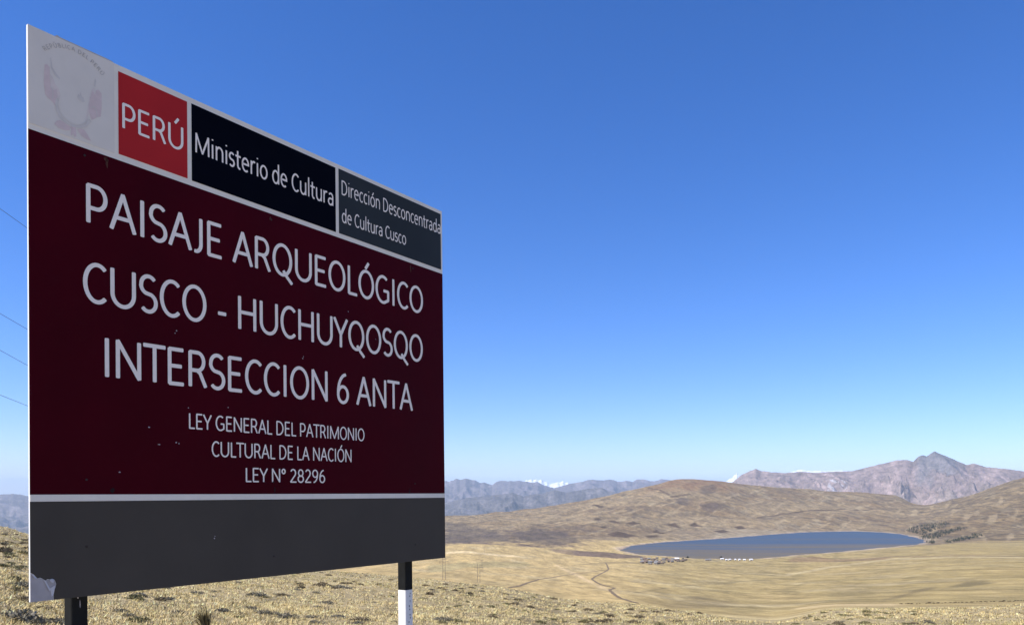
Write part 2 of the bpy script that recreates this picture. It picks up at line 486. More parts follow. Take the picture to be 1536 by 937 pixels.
poly_px([(1050,757),(1075,752),(1085,762),(1066,768),(1053,763)], rgb(.155,.12,.10), .7, 10, 16)
poly_px([(1412,882),(1450,872),(1480,870),(1492,874),(1450,880)], rgb(.21,.185,.11), .75, 3, 6)
poly_px([(1320,899),(1370,884),(1400,880),(1402,882),(1360,892),(1325,901)], rgb(.23,.195,.12), .6, 2.5, 5)
poly_px([(1195,833),(1260,838),(1330,835),(1340,838),(1250,842),(1180,842)], rgb(.30,.215,.14), .7, 6, 12)
poly_px([(985,905),(1040,893),(1100,900),(1090,908),(1030,912)], rgb(.235,.195,.12), .55, 8, 14)
# old paths, banks and pale ridges on the slopes
for fpts, colr in (
  ([(668,827),(720,828),(770,832),(800,837),(770,834.5),(720,831),(668,830.3)], rgb(.66,.53,.32)),
  ([(835,845.5),(868,860),(905,879),(930,890),(924,890),(898,880),(862,862),(832,847)], rgb(.60,.46,.27)),
  ([(1180,860),(1250,848),(1342,836),(1536,834.5),(1536,836.5),(1342,838),(1250,850.5),(1180,863)], rgb(.50,.41,.24)),
  ([(1250,841),(1342,833),(1536,833),(1536,834.4),(1342,834.6),(1250,843)], rgb(.24,.18,.11)),
  ([(1195,911),(1290,905),(1345,905),(1345,907.5),(1290,908),(1195,913.5)], rgb(.58,.45,.26)),
  ([(860,846),(905,842.5),(960,842.5),(1010,846.5),(1010,848),(960,845),(905,844.5),(860,847.5)], rgb(.24,.19,.10)),
  ([(947,888.5),(975,884),(1000,880.5),(1001,881.8),(976,886),(948,890)], rgb(.22,.18,.095)),
  ([(1005,878),(1060,874),(1150,868),(1150,869.5),(1060,876),(1005,879.6)], rgb(.25,.205,.11)),
  ([(700,846),(740,841),(790,843),(800,848),(740,850),(705,851)], rgb(.33,.275,.14)),
  ([(640,848),(690,842),(720,846),(690,853),(645,858)], rgb(.34,.285,.15))):
    poly_px(fpts, colr / np.array([.85, .80, .74]), .75, 3, 4)
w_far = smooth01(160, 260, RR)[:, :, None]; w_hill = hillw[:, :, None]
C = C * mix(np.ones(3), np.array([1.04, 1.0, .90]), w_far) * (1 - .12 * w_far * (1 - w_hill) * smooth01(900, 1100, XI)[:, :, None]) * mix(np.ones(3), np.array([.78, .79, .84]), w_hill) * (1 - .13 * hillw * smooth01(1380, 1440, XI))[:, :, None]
nr, nc = GX.shape
V = np.stack([GX, GY, GZ], -1).reshape(-1, 3)
V = np.r_[V, [[0, 0, 0]]]
idx = np.arange(nr * nc).reshape(nr, nc)
jn = np.r_[np.arange(1, nc), 0]
q = np.stack([idx[:-1], idx[:-1][:, jn], idx[1:][:, jn], idx[1:]], -1).reshape(-1, 4)
q = q[:, ::-1]
fan = np.stack([idx[0], np.full(nc, nr * nc), idx[0][jn], idx[0][jn]], -1)
me = np_mesh('ground', V, q, 4, True)
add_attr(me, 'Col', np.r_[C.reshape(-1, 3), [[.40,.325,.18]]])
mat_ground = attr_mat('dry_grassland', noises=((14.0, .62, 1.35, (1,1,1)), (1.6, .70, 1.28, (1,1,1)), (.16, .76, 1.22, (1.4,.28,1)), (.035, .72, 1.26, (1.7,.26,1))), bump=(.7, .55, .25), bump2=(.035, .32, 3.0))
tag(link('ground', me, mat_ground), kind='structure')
# the disc of ground right under the camera
dm = np_mesh('ground_patch', np.r_[np.stack([GX[0], GY[0], GZ[0]], -1), [[0, 0, 0]]], np.stack([np.arange(nc), jn, np.full(nc, nc)], -1)[:, ::-1], 3, True)
add_attr(dm, 'Col', np.tile([[.40,.325,.18]], (nc + 1, 1)))
tag(link('ground_underfoot', dm, mat_ground), kind='structure')

# ------------------------------------------------------------------ lake
def water_mat():
    m, nt, p = new_mat('lake_water')
    N = nt.nodes; L = nt.links
    ge = N.new('ShaderNodeNewGeometry')
    mp = N.new('ShaderNodeMapping'); mp.inputs['Scale'].default_value = (.0016, .016, 1)
    L.new(ge.outputs['Position'], mp.inputs[0])
    n = N.new('ShaderNodeTexNoise'); n.inputs['Scale'].default_value = 1; n.inputs['Detail'].default_value = 4
    L.new(mp.outputs[0], n.inputs['Vector'])
    sx = N.new('ShaderNodeSeparateXYZ'); L.new(ge.outputs['Position'], sx.inputs[0])
    # silty shallows by the near shore; beyond, the reflected sky's blue is painted in
    far = N.new('ShaderNodeMapRange'); far.inputs[1].default_value = 1650; far.inputs[2].default_value = 2650
    L.new(sx.outputs[1], far.inputs[0])
    ad = N.new('ShaderNodeMath'); ad.operation = 'MULTIPLY_ADD'; ad.inputs[1].default_value = 2.2
    sb = N.new('ShaderNodeMath'); sb.operation = 'SUBTRACT'; sb.inputs[1].default_value = 1.02
    L.new(n.outputs[0], ad.inputs[0]); L.new(far.outputs[0], sb.inputs[0]); L.new(sb.outputs[0], ad.inputs[2])
    cr = N.new('ShaderNodeValToRGB')
    cr.color_ramp.elements[0].position = .15; cr.color_ramp.elements[0].color = (.150,.115,.062,1)
    cr.color_ramp.elements[1].position = .85; cr.color_ramp.elements[1].color = (.060,.085,.120,1)
    L.new(ad.outputs[0], cr.inputs[0]); L.new(cr.outputs[0], p.inputs['Base Color'])
    p.inputs['Roughness'].default_value = .45
    p.inputs['Specular IOR Level'].default_value = .05
    wv = N.new('ShaderNodeTexNoise'); wv.inputs['Scale'].default_value = .35; wv.inputs['Detail'].default_value = 3
    L.new(ge.outputs['Position'], wv.inputs['Vector'])
    b = N.new('ShaderNodeBump'); b.inputs['Strength'].default_value = .7; b.inputs['Distance'].default_value = 1.0
    L.new(wv.outputs[0], b.inputs['Height']); L.new(b.outputs[0], p.inputs['Normal'])
    return m
ctr = LAKE.mean(0)
big = [(p[0] + (p[0]-ctr[0]) / np.hypot(*(p-ctr)) * 45, p[1] + (p[1]-ctr[1]) / np.hypot(*(p-ctr)) * 45) for p in LAKE]
wb = MB(); wb.v = [(x, y, LAKE_Z) for x, y in big]; wb.f = [tuple(range(len(big)))]
tag(wb.build('lake', water_mat()), kind='structure')

# ------------------------------------------------------------------ mountains behind
def mountains(name, pts, r_front, r_crest, y_base, colr, seed, L=900., jag=.9, rows=110, spur=.42, snow=None, step=.05, turf=0.0):
    pts = sorted(pts)
    xs = np.array([p[0] for p in pts], float); ys = np.array([p[1] for p in pts], float)
    t0, t1 = math.atan((xs[0]-CX)/F), math.atan((xs[-1]-CX)/F)
    th = np.arange(t0, t1, math.radians(step))
    xi = CX + F * np.tan(th)
    y = np.interp(xi, xs, ys)
    y = y + jag * fbm(xi / 9.0, xi * 0 + seed, 3, seed)
    zcr = EYE - (y - CY) / F * np.cos(th) * r_crest
    zb = EYE - (y_base - CY) / F * r_front
    t = np.concatenate([np.linspace(0, 1, rows), 1 + np.linspace(.06, .8, 10)])
    T, TH = np.meshgrid(t, th, indexing='ij')
    R = r_front + (r_crest - r_front) * T
    X = R * np.sin(TH); Y = R * np.cos(TH)
    S = np.where(T <= 1, np.clip(T, 0, 1) ** 1.15, 1 - (T - 1) * 1.1)
    Zc = zcr[None, :]
    rid = 0
    amp = 1.0; tot = 0
    for o in range(5):
        s = 2.0 ** o
        wx = X / L * s + .5 * pnoise(X / L * s * .7, Y / L * s * .7, seed + 50 + o)
        wy = Y / (L * 2.6) * s + .5 * pnoise(X / L * s * .6 + 9, Y / L * s * .6, seed + 70 + o)
        rid = rid + amp * (1 - 2.4 * np.abs(pnoise(wx, wy, seed + o)))
        tot += amp; amp *= .52
    rid = rid / tot
    env = np.sin(np.pi * np.clip(T, 0, 1)) ** .8
    Z = zb + (Zc - zb) * S + (Zc - zb) * spur * env * (rid - .75)
    Z = np.where(T > 1, Z, np.minimum(Z, EYE + (Zc - EYE) / r_crest * R + (1 - T) * 0 - env * 2))
    n, k = X.shape
    idx = np.arange(n * k).reshape(n, k)
    q = np.stack([idx[:-1, :-1], idx[1:, :-1], idx[1:, 1:], idx[:-1, 1:]], -1).reshape(-1, 4)[:, ::-1]
    me = np_mesh(name, np.stack([X, Y, Z], -1).reshape(-1, 3), q, 4, True)
    c0 = np.array(colr)[None, None, :]
    nn = fbm(X / (L * .35), Y / (L * .35), 4, seed + 5)
    Cc = c0 * (1 + .55 * nn)[:, :, None]
    pale = smooth01(.12, .42, fbm(X / (L * .22) + 3, Y / (L * .6), 4, seed + 8))
    Cc = Cc + (np.array(colr)[None, None, :] * 1.9 - Cc) * (pale * .6)[:, :, None]
    if turf > 0:                                       # grassier, paler lower slopes; bare dark rock at the summit
        low = (1 - smooth01(.35, .8, T + .35 * nn)) * turf
        Cc = Cc + (np.array([.30,.245,.195])[None, None, :] - Cc) * low[:, :, None]
        XIm = CX + F * np.tan(TH)
        rock = smooth01(.78, .9, T + .2 * nn) * smooth01(1365, 1385, XIm) * (1 - smooth01(1425, 1450, XIm)) * .7
        Cc = Cc + (np.array([.13,.13,.135])[None, None, :] - Cc) * rock[:, :, None]
    if snow is not None:
        Cc = Cc + (np.array([.74,.77,.82])[None, None, :] - Cc) * snow(X, Y, Z, T, CX + F * np.tan(TH), nn)[:, :, None]
    add_attr(me, 'Col', Cc.reshape(-1, 3))
    o = link(name, me, mat_mtn)
    return tag(o, kind='structure')
mat_mtn = attr_mat('bare_rock_slopes', noises=((.012, .62, 1.4, (1,1,1.6)), (.05, .7, 1.3, (1,1,1))), bump=(.012, .6, 45.0))

PTS_RIGHT = [(1060,745),(1090,727),(1100,722),(1112,712),(1133,702.5),(1142,706),(1160,708),(1180,709),(1200,707),(1225,708.5),(1250,707),(1280,706),(1300,700.5),(1320,696),(1345,690),(1358,689),(1370,692),
             (1378,684),(1384,682),(1390,684),(1396,680),(1402,676.5),(1412,681),(1420,684),(1435,690.5),(1450,697),(1461,694.5),(1478,700),(1490,701),(1510,703),(1525,705),(1540,707),(1600,700),(1700,715)]
def patch_snow(X, Y, Z, T, xi, nn):
    return smooth01(1236, 1246, xi) * (1 - smooth01(1266, 1274, xi)) * smooth01(.62, .68, T) * (1 - smooth01(.86, .92, T)) * smooth01(.10, .22, fbm(X / 45, Y / 160, 3, 88)) * .4
mountains('mountain', PTS_RIGHT, 7600, 11500, 812, (.235,.175,.155), 5, L=620, jag=1.0, spur=.46, snow=patch_snow, turf=.7)
PTS_FAR = [(-420,760),(-250,735),(-150,750),(-60,752),(-20,743),(0,741.5),(20,740),(32,741.5),(48,745),(90,752),(150,742),(230,730),(320,738),(420,726),(520,734),(600,722),(650,726),(668,720.5),(674,722),(684,717.5),(690,719),(702,717.5),(712,720),(720,724),(726,723),(738,727),
           (745,722),(752,720.5),(766,721),(780,721),(792,722),(800,723.5),(806,722),(815,727),(830,731.5),(845,728),(858,724),(870,723),(882,719.5),(890,719),(900,720),(920,719),(926,722),(940,721),(948,722),(955,719),(966,718.5),(975,721),(980,721.5),
           (992,718.3),(1005,719.5),(1015,721.5),(1040,726),(1080,735),(1120,742),(1180,750)]
mountains('mountain', PTS_FAR, 12000, 19500, 818, (.145,.122,.125), 17, L=1300, jag=1.3, spur=.36)
PTS_MID = [(560,770),(600,752),(640,760),(668,755),(690,748),(704,746),(735,743),(769,738.5),(776,741),(785,744),(796,741),(810,740.5),(822,737),(832,735),(850,738),(880,733),(900,731),(915,736),(940,742),(980,748),(1040,760)]
mountains('mountain', PTS_MID, 9500, 13500, 812, (.105,.092,.09), 23, L=900, jag=1.4, spur=.38)
def all_snow(X, Y, Z, T, xi, nn):
    return smooth01(.55, .75, T + .25 * nn)
PTS_SNOW = [(700,760),(760,735),(786,722.5),(790,719),(793,720),(797,717.5),(800,719.5),(804,718.2),(808,720),(812,718.3),(815,721.5),(820,722),(824,725),(830,724.5),(836,722.2),(840,723.5),(844,721),(848,723.5),(852,722.8),(858,727),(900,745),(960,748),(1040,745),(1070,732),(1085,724),(1091,720),(1095,716.5),(1098,717.5),(1101,712),(1103,712.5),(1105,707.5),(1107,711.5),(1109,711),(1112,715),(1115,714),(1120,719),(1128,724),(1145,728),
            (1170,716),(1185,708),(1196,704.5),(1204,704),(1212,705.5),(1225,705),(1240,706),(1262,704.8),(1280,707),(1310,720),(1360,740)]
mountains('snow_mountain', PTS_SNOW, 20800, 25000, 790, (.25,.24,.24), 31, L=1500, jag=.8, spur=.25, snow=all_snow, rows=40)

# ------------------------------------------------------------------ haze
hm = bpy.data.materials.new('haze'); hm.use_nodes = True
hn = hm.node_tree
for n in list(hn.nodes):
    if n.type != 'OUTPUT_MATERIAL': hn.nodes.remove(n)
ho = next(n for n in hn.nodes if n.type == 'OUTPUT_MATERIAL')
hv = hn.nodes.new('ShaderNodeVolumePrincipled')
hv.inputs['Color'].default_value = (*HAZE_COLOR, 1)
hv.inputs['Density'].default_value = HAZE_DENSITY
hv.inputs['Anisotropy'].default_value = 0.0
hn.links.new(hv.outputs[0], ho.inputs['Volume'])
zs = [min((ob.matrix_basis @ v.co).z for v in ob.data.vertices) for ob in COL.objects if ob.type == 'MESH' and 'snow' not in ob.name and len(ob.data.vertices) < 200000]
zmin = min(min(zs), float(GZ.min())) - 1.0
zmax = max(max(v.co.z for v in ob.data.vertices) for ob in COL.objects if ob.type == 'MESH' and 'mountain' in ob.name) + 20
for ob in COL.objects:
    if 'snow' in ob.name: zmin = min(zmin, min(v.co.z for v in ob.data.vertices) - 1)
hb = MB(); hb.box(-46000, 46000, -46000, 47000, zmin, zmax)
tag(hb.build('haze', hm), kind='stuff')

# ------------------------------------------------------------------ dirt track down in the valley
mat_track = paint('track_soil', (.20,.148,.095), .95, .2, .4, .05)
def ribbon(name, px, width, mat, lift=.12, rmin=250):
    P = [Vector(hit(x, y, rmin)) for x, y in px]
    D = []
    for a, b in zip(P[:-1], P[1:]):
        n = max(2, int((b - a).length / 9))
        D += [a.lerp(b, i / n) for i in range(n)]
    D.append(P[-1])
    # round the corners
    for _ in range(3):
        D = [D[0]] + [(D[i-1] + D[i] * 2 + D[i+1]) / 4 for i in range(1, len(D)-1)] + [D[-1]]
    V = []
    for i, p in enumerate(D):
        t = (D[min(i+1, len(D)-1)] - D[max(i-1, 0)]); t.z = 0
        n = Vector((t.y, -t.x, 0)).normalized() * width / 2 * (1 + .22 * math.sin(i * 1.7) * math.sin(i * .37))
        for k in (-1, -.33, .33, 1):
            w = p + n * k
            V.append((w.x, w.y, z_at(w.x, w.y) + lift))
    f = [(4*i+k, 4*i+k+1, 4*i+k+5, 4*i+k+4) for i in range(len(D)-1) for k in range(3)]
    me = bpy.data.meshes.new(name); me.from_pydata(V, [], f); me.update()
    return tag(link(name, me, mat), kind='structure')
ribbon('dirt_track', [(900,842),(908.7,843.5),(911,848),(913,853),(903,859),(893,864),(887.7,868),(893,872),(900,875.5),(910,879),(922,881)], 2.7, mat_track)
ribbon('dirt_track', [(911,854),(906.5,854.6),(880,858),(860,860.5),(835,864.5),(808,868),(790,874),(772,879.5),(763.6,881)], 2.6, mat_track)
ribbon('dirt_track', [(922,881),(914,884),(919,889),(926,894),(940,899.5),(955,904)], 2.4, mat_track)

# ------------------------------------------------------------------ the information board
# pose recovered from the photo: local x runs along the board, -y is its painted face, z up; W x H metres
W, H = 2.44, 2.218
ROT = (Matrix.Rotation(0.953718655, 3, 'Z') @ Matrix.Rotation(-0.0148263, 3, 'X') @ Matrix.Rotation(0.0016763, 3, 'Y'))
CORNER = Vector((-1.83948959, 2.95285081, EYE - 0.427671368))
gx = CORNER + ROT @ Vector((.22, .05, 0))
H0 = CORNER.z - z_at(gx.x, gx.y)                      # bottom edge above the soil
base = CORNER - ROT @ Vector((0, 0, H0))
board = empty('information_board', base, ROT.to_euler())
tag(board, 'large maroon heritage information board with white lettering on black and white posts', 'information board')
def up(pts): return [(x, z + H0) for x, z in pts]

m_white = paint('board_white', (.87,.80,.665), .6, .05, 12, .15, dust=.10)
m_edge = paint('board_edge', (.80,.80,.78), .5, .05, 12, .3)
m_maroon = paint('maroon_vinyl', (.056,.0006,.0052), .55, .14, 3, .04, .05, dust=.006)
m_red = paint('red_vinyl', (.47,.022,.022), .5, .07, 6, .1)
m_navy = paint('navy_vinyl', (.0016,.0020,.0055), .55, .2, 6, .03)
m_slate = paint('slate_vinyl', (.034,.040,.042), .55, .12, 6, .08)
m_grey = paint('charcoal_vinyl', (.074,.063,.050), .55, .10, 4, .10, .05, dust=.012)
m_letter = paint('letter_vinyl', (.97,.87,.75), .6, .05, 30, .15)
m_panelgrey = paint('faded_grey_panel', (.80,.735,.625), .6, .05, 8, .15, dust=.05)
m_black = paint('black_post_paint', (.016,.016,.015), .6, .3, 14, .07)
m_postwhite = paint('white_post_paint', (.84,.81,.75), .5, .05, 14, .4)
m_chip = paint('bare_rusty_steel', (.035,.025,.022), .7, .4, 30, .3)
m_tear = paint('bare_primer', (.42,.385,.37), .6, .16, 20, .3)
m_tear2 = paint('curled_film', (.60,.575,.56), .5, .10, 20, .3)
m_faint_pink = paint('faded_pink_print', (.74,.60,.545), .6, .10, 30, .15)
m_faint_mid = paint('paler_pink_print', (.775,.675,.59), .6, .10, 30, .15)
m_faint_grey = paint('faded_grey_print', (.70,.645,.565), .6, .10, 30, .15)
m_faint_dark = paint('faded_dark_print', (.53,.49,.43), .6, .10, 40, .15)
m_rust = paint('rust_stain', (.085,.030,.018), .7, .4, 60, .2)
m_scuff = paint('scuff_mark', (.50,.45,.45), .6, .2, 60, .2)
m_stain_dark = paint('dark_stain', (.016,.004,.005), .6, .3, 60, .2)

b = MB(); b.box(0, W, 0.0, .010, H0, H0 + H)
backing = b.build('backing_sheet', m_edge, board)
b = MB()
for zc_ in (.12, 1.10, 2.08): b.box(.02, W - .02, .0125, .045, H0 + zc_ - .02, H0 + zc_ + .02)
b.build('back_rail', paint('grey_steel', (.2,.2,.2), .5, .1), board)
def panel(name, x0, x1, z0, z1, mat, y=-.003, parent=board, skew=0):
    b = MB(); b.prism_xz(up([(x0, z0), (x1, z0), (x1, z1), (x0, z1)]), y, -.0002)
    return b.build(name, mat, parent)
p_head = panel('header_strip', .0, W, 1.8155, H, m_white, -.0015)
p_embl = panel('emblem_panel', .0, .3325, 1.838, H, m_panelgrey, -.003)
p_red = panel('red_panel', .350, .6645, 1.842, 2.1915, m_red)
p_navy = panel('navy_panel', .6865, 1.546, 1.840, 2.193, m_navy)
p_slate = panel('slate_panel', 1.569, 2.426, 1.8405, 2.1965, m_slate)
p_maroon = panel('maroon_panel', 0, W, .4105, 1.8150, m_maroon, -.0022)
p_stripe = panel('white_stripe', 0, W, .3835, .4100, m_white, -.0032)
# grey foot panel with its lower left corner torn away
tear = [(-.0, .113), (.012,.106), (.019,.096), (.025,.089), (.035,.091), (.046,.084), (.054,.078), (.060,.083), (.067,.081), (.078,.083), (.086,.079), (.091,.070), (.094,.060), (.091,.047), (.087,.038), (.084,.018), (.085, 0)]
b = MB(); b.prism_xz(up([(0, .383), (0, .113)] + tear[1:-1] + [(.085, 0), (W, 0), (W, .383)]), -.0022, -.0002)
p_grey = b.build('grey_panel', m_grey, board)
b = MB(); b.prism_xz(up([(0.0, 0.0), (.084, 0.0)] + [(x - .0012, z - .0012) for x, z in tear[::-1][1:-1]] + [(0, .111)]), -.0008, -.0002)
torn = b.build('torn_corner', m_tear, board)
torn['label'] = 'torn lower left corner showing pale primer'
# curled flaps of film inside the tear
def flap(pts, ys, mat):
    me = bpy.data.meshes.new('film_flap')
    me.from_pydata([(x, y, z + H0) for (x, z), y in zip(pts, ys)], [], [tuple(range(len(pts)))])
    me.update()
    link('film_flap', me, mat, torn)
flap([(.046,.083),(.054,.077),(.072,.040),(.066,.036),(.058,.055)], [-.002,-.004,-.003,-.006,-.005], m_tear2)
flap([(.068,.080),(.078,.082),(.085,.078),(.080,.066),(.072,.070)], [-.003,-.006,-.004,-.008,-.005], m_tear2)
flap([(.0,.110),(.012,.104),(.024,.088),(.014,.090)], [-.002,-.004,-.003,-.006], m_tear2)
flap([(.070,.046),(.088,.056),(.091,.062),(.082,.020),(.076,.012)], [-.002,-.004,-.003,-.005,-.003], m_tear2)

# ---- lettering: stroked letters with rounded ends
def ell(cx, cy, rx, ry, a0, a1, n=None):
    n = n or max(6, int(abs(a1 - a0) / 9))
    return [(cx + rx * math.cos(math.radians(a0 + (a1-a0) * i / n)), cy + ry * math.sin(math.radians(a0 + (a1-a0) * i / n))) for i in range(n + 1)]
LO, HI = .045, .955
def seg(*p): return [list(p[i:i+2]) for i in range(len(p)-1)]
def oval(x0, x1, y0=LO - .005, y1=HI + .005): return [ell((x0+x1)/2, (y0+y1)/2, (x1-x0)/2, (y1-y0)/2, 90, 450)]
def bowl(x0, x1, y0, y1):
    r = (y1 - y0) / 2; rx = min(r, (x1 - x0) * .62)
    return [[(x0, y1)] + ell(x1 - rx, (y0+y1)/2, rx, r, 90, -90) + [(x0, y0)]]
def scurve(x0, x1, y0=LO - .005, y1=HI + .005):
    c = (x0 + x1) / 2; w = (x1 - x0) / 2; h = y1 - y0; q = h * .25
    pts = ell(c + .02*w, y1 - q, w * .98, q, 42, 180) 
    pts += ell(c - .0*w, y1 - q, w, q, 180, 250)[1:]
    pts += ell(c, y0 + q, w, q, 70, 0)
    pts += ell(c, y0 + q, w, q, 0, -138)[1:]
    return [pts]
G = {
 'A': (.916, seg((.075, LO), (.458, HI), (.841, LO)) + [[(.20, .345), (.716, .345)]]),
 'B': (.844, seg((.155, LO), (.155, HI)) + bowl(.155, .64, .52, HI) + bowl(.155, .70, LO, .52)),
 'C': (.844, [ell(.50, .5, .385, .46, 52, 308)]),
 'D': (.974, seg((.155, LO), (.155, HI)) + [[(.155, HI), (.36, HI)] + ell(.36, .5, .48, HI - .5, 90, -90)[1:] + [(.155, LO)]]),
 'E': (.773, seg((.155, LO), (.155, HI)) + [[(.155, HI), (.64, HI)], [(.155, .515), (.58, .515)], [(.155, LO), (.65, LO)]]),
 'G': (.998, [ell(.52, .5, .405, .46, 56, 290), [(.66, .07), (.85, .15)], [(.85, .15), (.85, .46)], [(.85, .46), (.58, .46)]]),
 'H': (.986, seg((.155, LO), (.155, HI)) + seg((.831, LO), (.831, HI)) + seg((.155, .52), (.831, .52))),
 'I': (.399, seg((.2, LO), (.2, HI))),
 'J': (.505, [[(.345, HI), (.345, .26)] + ell(.145, .26, .2, .22, 0, -100)[1:]]),
 'L': (.665, seg((.155, HI), (.155, LO), (.60, LO))),
 'M': (1.353, seg((.155, LO), (.175, HI), (.676, .06), (1.178, HI), (1.198, LO))),
 'N': (1.022, seg((.155, LO), (.155, HI), (.867, LO), (.867, HI))),
 'O': (1.048, oval(.115, .933)),
 'P': (.818, seg((.155, LO), (.155, HI)) + bowl(.155, .70, .40, HI)),
 'Q': (1.065, oval(.115, .933) + [[(.58, .16), (.74, .0), (.97, -.17)]]),
 'R': (.859, seg((.155, LO), (.155, HI)) + bowl(.155, .68, .47, HI) + [[(.42, .47), (.54, .40), (.75, LO)]]),
 'S': (.727, scurve(.10, .63)),
 'T': (.771, [[(.02, HI), (.751, HI)], [(.386, LO), (.386, HI)]]),
 'U': (1.015, [[(.145, HI), (.145, .36)] + ell(.5075, .36, .3625, .32, 180, 360)[1:] + [(.87, HI)]]),
 'Y': (.771, [[(.03, HI), (.386, .44)], [(.741, HI), (.386, .44)], [(.386, .44), (.386, LO)]]),
 '2': (.802, [ell(.385, .70, .255, .26, 150, 0) + [(.60, .56), (.11, .06)], [(.11, LO), (.70, LO)]]),
 '6': (.802, [ell(.405, .30, .27, .26, 180, 540), ell(.60, .35, .465, .61, 180, 96)]),
 '8': (.802, [ell(.40, .72, .235, .235, 90, 450), ell(.40, .275, .285, .235, 90, 450)]),
 '9': (.802, [ell(.395, .69, .27, .265, 0, 360), ell(.20, .64, .465, .60, 0, -84)]),
 '-': (.484, seg((.10, .36), (.384, .36))),
 '°': (.537, [ell(.268, .80, .155, .155, 0, 360)]),
 'a': (.758, [[(.60, LO), (.60, .49)] + ell(.38, .49, .22, .21, 0, 140)[1:], [(.60, .40), (.36, .40)] + ell(.33, .225, .22, .18, 90, 270)[1:] + [(.42, .05), (.60, .18)]]),
 'c': (.669, [ell(.385, .37, .275, .33, 55, 305)]),
 'd': (.832, seg((.68, LO), (.68, 1.07)) + [ell(.40, .37, .28, .33, 0, 360)]),
 'e': (.787, [[(.12, .395), (.665, .395)] + ell(.393, .395, .272, .305, 0, 180)[1:] + ell(.42, .37, .30, .33, 180, 300)[1:]]),
 'i': (.363, [[(.182, LO), (.182, .70)], [(.182, .945), (.182, .965)]]),
 'l': (.363, seg((.182, LO), (.182, 1.07))),
 'n': (.832, seg((.15, LO), (.15, .70)) + [[(.15, .50)] + ell(.415, .44, .265, .265, 150, 0) + [(.68, LO)]]),
 'o': (.835, [ell(.418, .37, .305, .33, 0, 360)]),
 'r': (.552, seg((.15, LO), (.15, .70)) + [[(.15, .48)] + ell(.40, .44, .23, .26, 140, 70)]),
 's': (.619, scurve(.10, .50, .04, .70)),
 't': (.530, [[(.215, .90), (.215, .22)] + ell(.375, .22, .16, .18, 180, 285)[1:], [(.04, .66), (.46, .66)]]),
 'u': (.832, seg((.68, .70), (.68, LO)) + [[(.15, .70), (.15, .30)] + ell(.41, .30, .26, .265, 180, 330)[1:] + [(.68, .25)]]),
 ' ': (.358, []),
}
def accent(ch, base_, top):
    w, s = G[base_]
    c = w / 2
    G[ch] = (w, s + [[(c - .03, top), (c + .14, top + .19)]])
accent('Ó', 'O', 1.06); accent('Ú', 'U', 1.06); accent('ó', 'o', .83)

def stroke_geom(pts, hw, sx):
    """rounded ribbon; drawn with x squeezed so that upright stems come out heavier than bars"""
    P = [(x / sx, y) for x, y in pts]
    Q = [P[0]]
    for p in P[1:]:
        if math.hypot(p[0]-Q[-1][0], p[1]-Q[-1][1]) > 1e-4: Q.append(p)
    closed = math.hypot(Q[0][0]-Q[-1][0], Q[0][1]-Q[-1][1]) < 1e-3 and len(Q) > 4
    v = []; f = []
    n = len(Q)
    for i, p in enumerate(Q):
        a = Q[i-1] if i > 0 else (Q[-2] if closed else p)
        c = Q[i+1] if i < n-1 else (Q[1] if closed else p)
        d1 = Vector((p[0]-a[0], p[1]-a[1])); d2 = Vector((c[0]-p[0], c[1]-p[1]))
        if d1.length < 1e-9: d1 = d2.copy()
        if d2.length < 1e-9: d2 = d1.copy()
        d1.normalize(); d2.normalize()
        t = (d1 + d2)
        t = t.normalized() if t.length > 1e-6 else d1
        nn = Vector((-t.y, t.x))
        k = hw / max(.55, nn.dot(Vector((-d1.y, d1.x))))
        v += [(p[0] + nn.x*k, p[1] + nn.y*k), (p[0] - nn.x*k, p[1] - nn.y*k)]
    for i in range(n-1): f.append((2*i, 2*i+1, 2*i+3, 2*i+2))
    if not closed:
        for e, o_, sgn in ((0, 1, -1), (n-1, n-2, 1)):
            d = Vector((Q[e][0]-Q[o_][0], Q[e][1]-Q[o_][1])).normalized()
            b0 = len(v); m = 6
            ang = math.atan2(d.y, d.x)
            for k in range(m + 1):
                t = ang - math.pi/2 + math.pi * k / m
                # blunt rounded end
                ex = (abs(math.cos(t-ang))) ** .5 * .5
                v.append((Q[e][0] + hw * (math.cos(ang)*ex - math.sin(ang)*math.sin(t-ang)), Q[e][1] + hw * (math.sin(ang)*ex + math.cos(ang)*math.sin(t-ang))))
            f.append(tuple(range(b0, b0 + m + 1)))
    return [(x * sx, y) for x, y in v], f

def text_len(t): return sum(G[c][0] for c in t)
def glyph_ink(t):
    """ink extents in x of a line of text, in cap heights"""
    x = 0; lo = 9; hi = -9
    for c in t:
        w, s = G[c]
        for st in s:
            for p in st:
                lo = min(lo, x + p[0]); hi = max(hi, x + p[0])
        x += w
    return lo - .055, hi + .055
def lettering(t, x0, x1, z0, cap, parent, y, mat=None, hw=.051, sx=1.36, name='lettering', tilt=0.0):
    lo, hi = glyph_ink(t)
    kx = (x1 - x0) / (hi - lo)
    v = []; f = []; x = 0; q = 0
    for c in t:
        w, s = G[c]
        for st in s:
            sv, sf = stroke_geom([(px, py) for px, py in st], hw, sx)
            b0 = len(v); yy = y - .00012 * (q % 4); q += 1
            for px, py in sv:
                X = x0 + (x + px - lo) * kx
                v.append((X, yy, H0 + z0 + py * cap + tilt * (X - x0)))
            f += [tuple(b0 + i for i in face) for face in sf]
        x += w
    me = bpy.data.meshes.new(name); me.from_pydata(v, [], f); me.update()
    # all faces towards the reader (-y)
    import bmesh
    bm = bmesh.new(); bm.from_mesh(me)
    for fc in bm.faces:
        fc.normal_update()
        if fc.normal.y > 0: fc.normal_flip()
    bm.to_mesh(me); bm.free()
    return link(name, me, mat or m_letter, parent)
YL = -.0038
lettering('PERÚ', .366, .643, 1.9555, .110, p_red, YL - .0006)
lettering('Ministerio de Cultura', .704, 1.527, 1.974, .094, p_navy, YL - .0006, hw=.051)
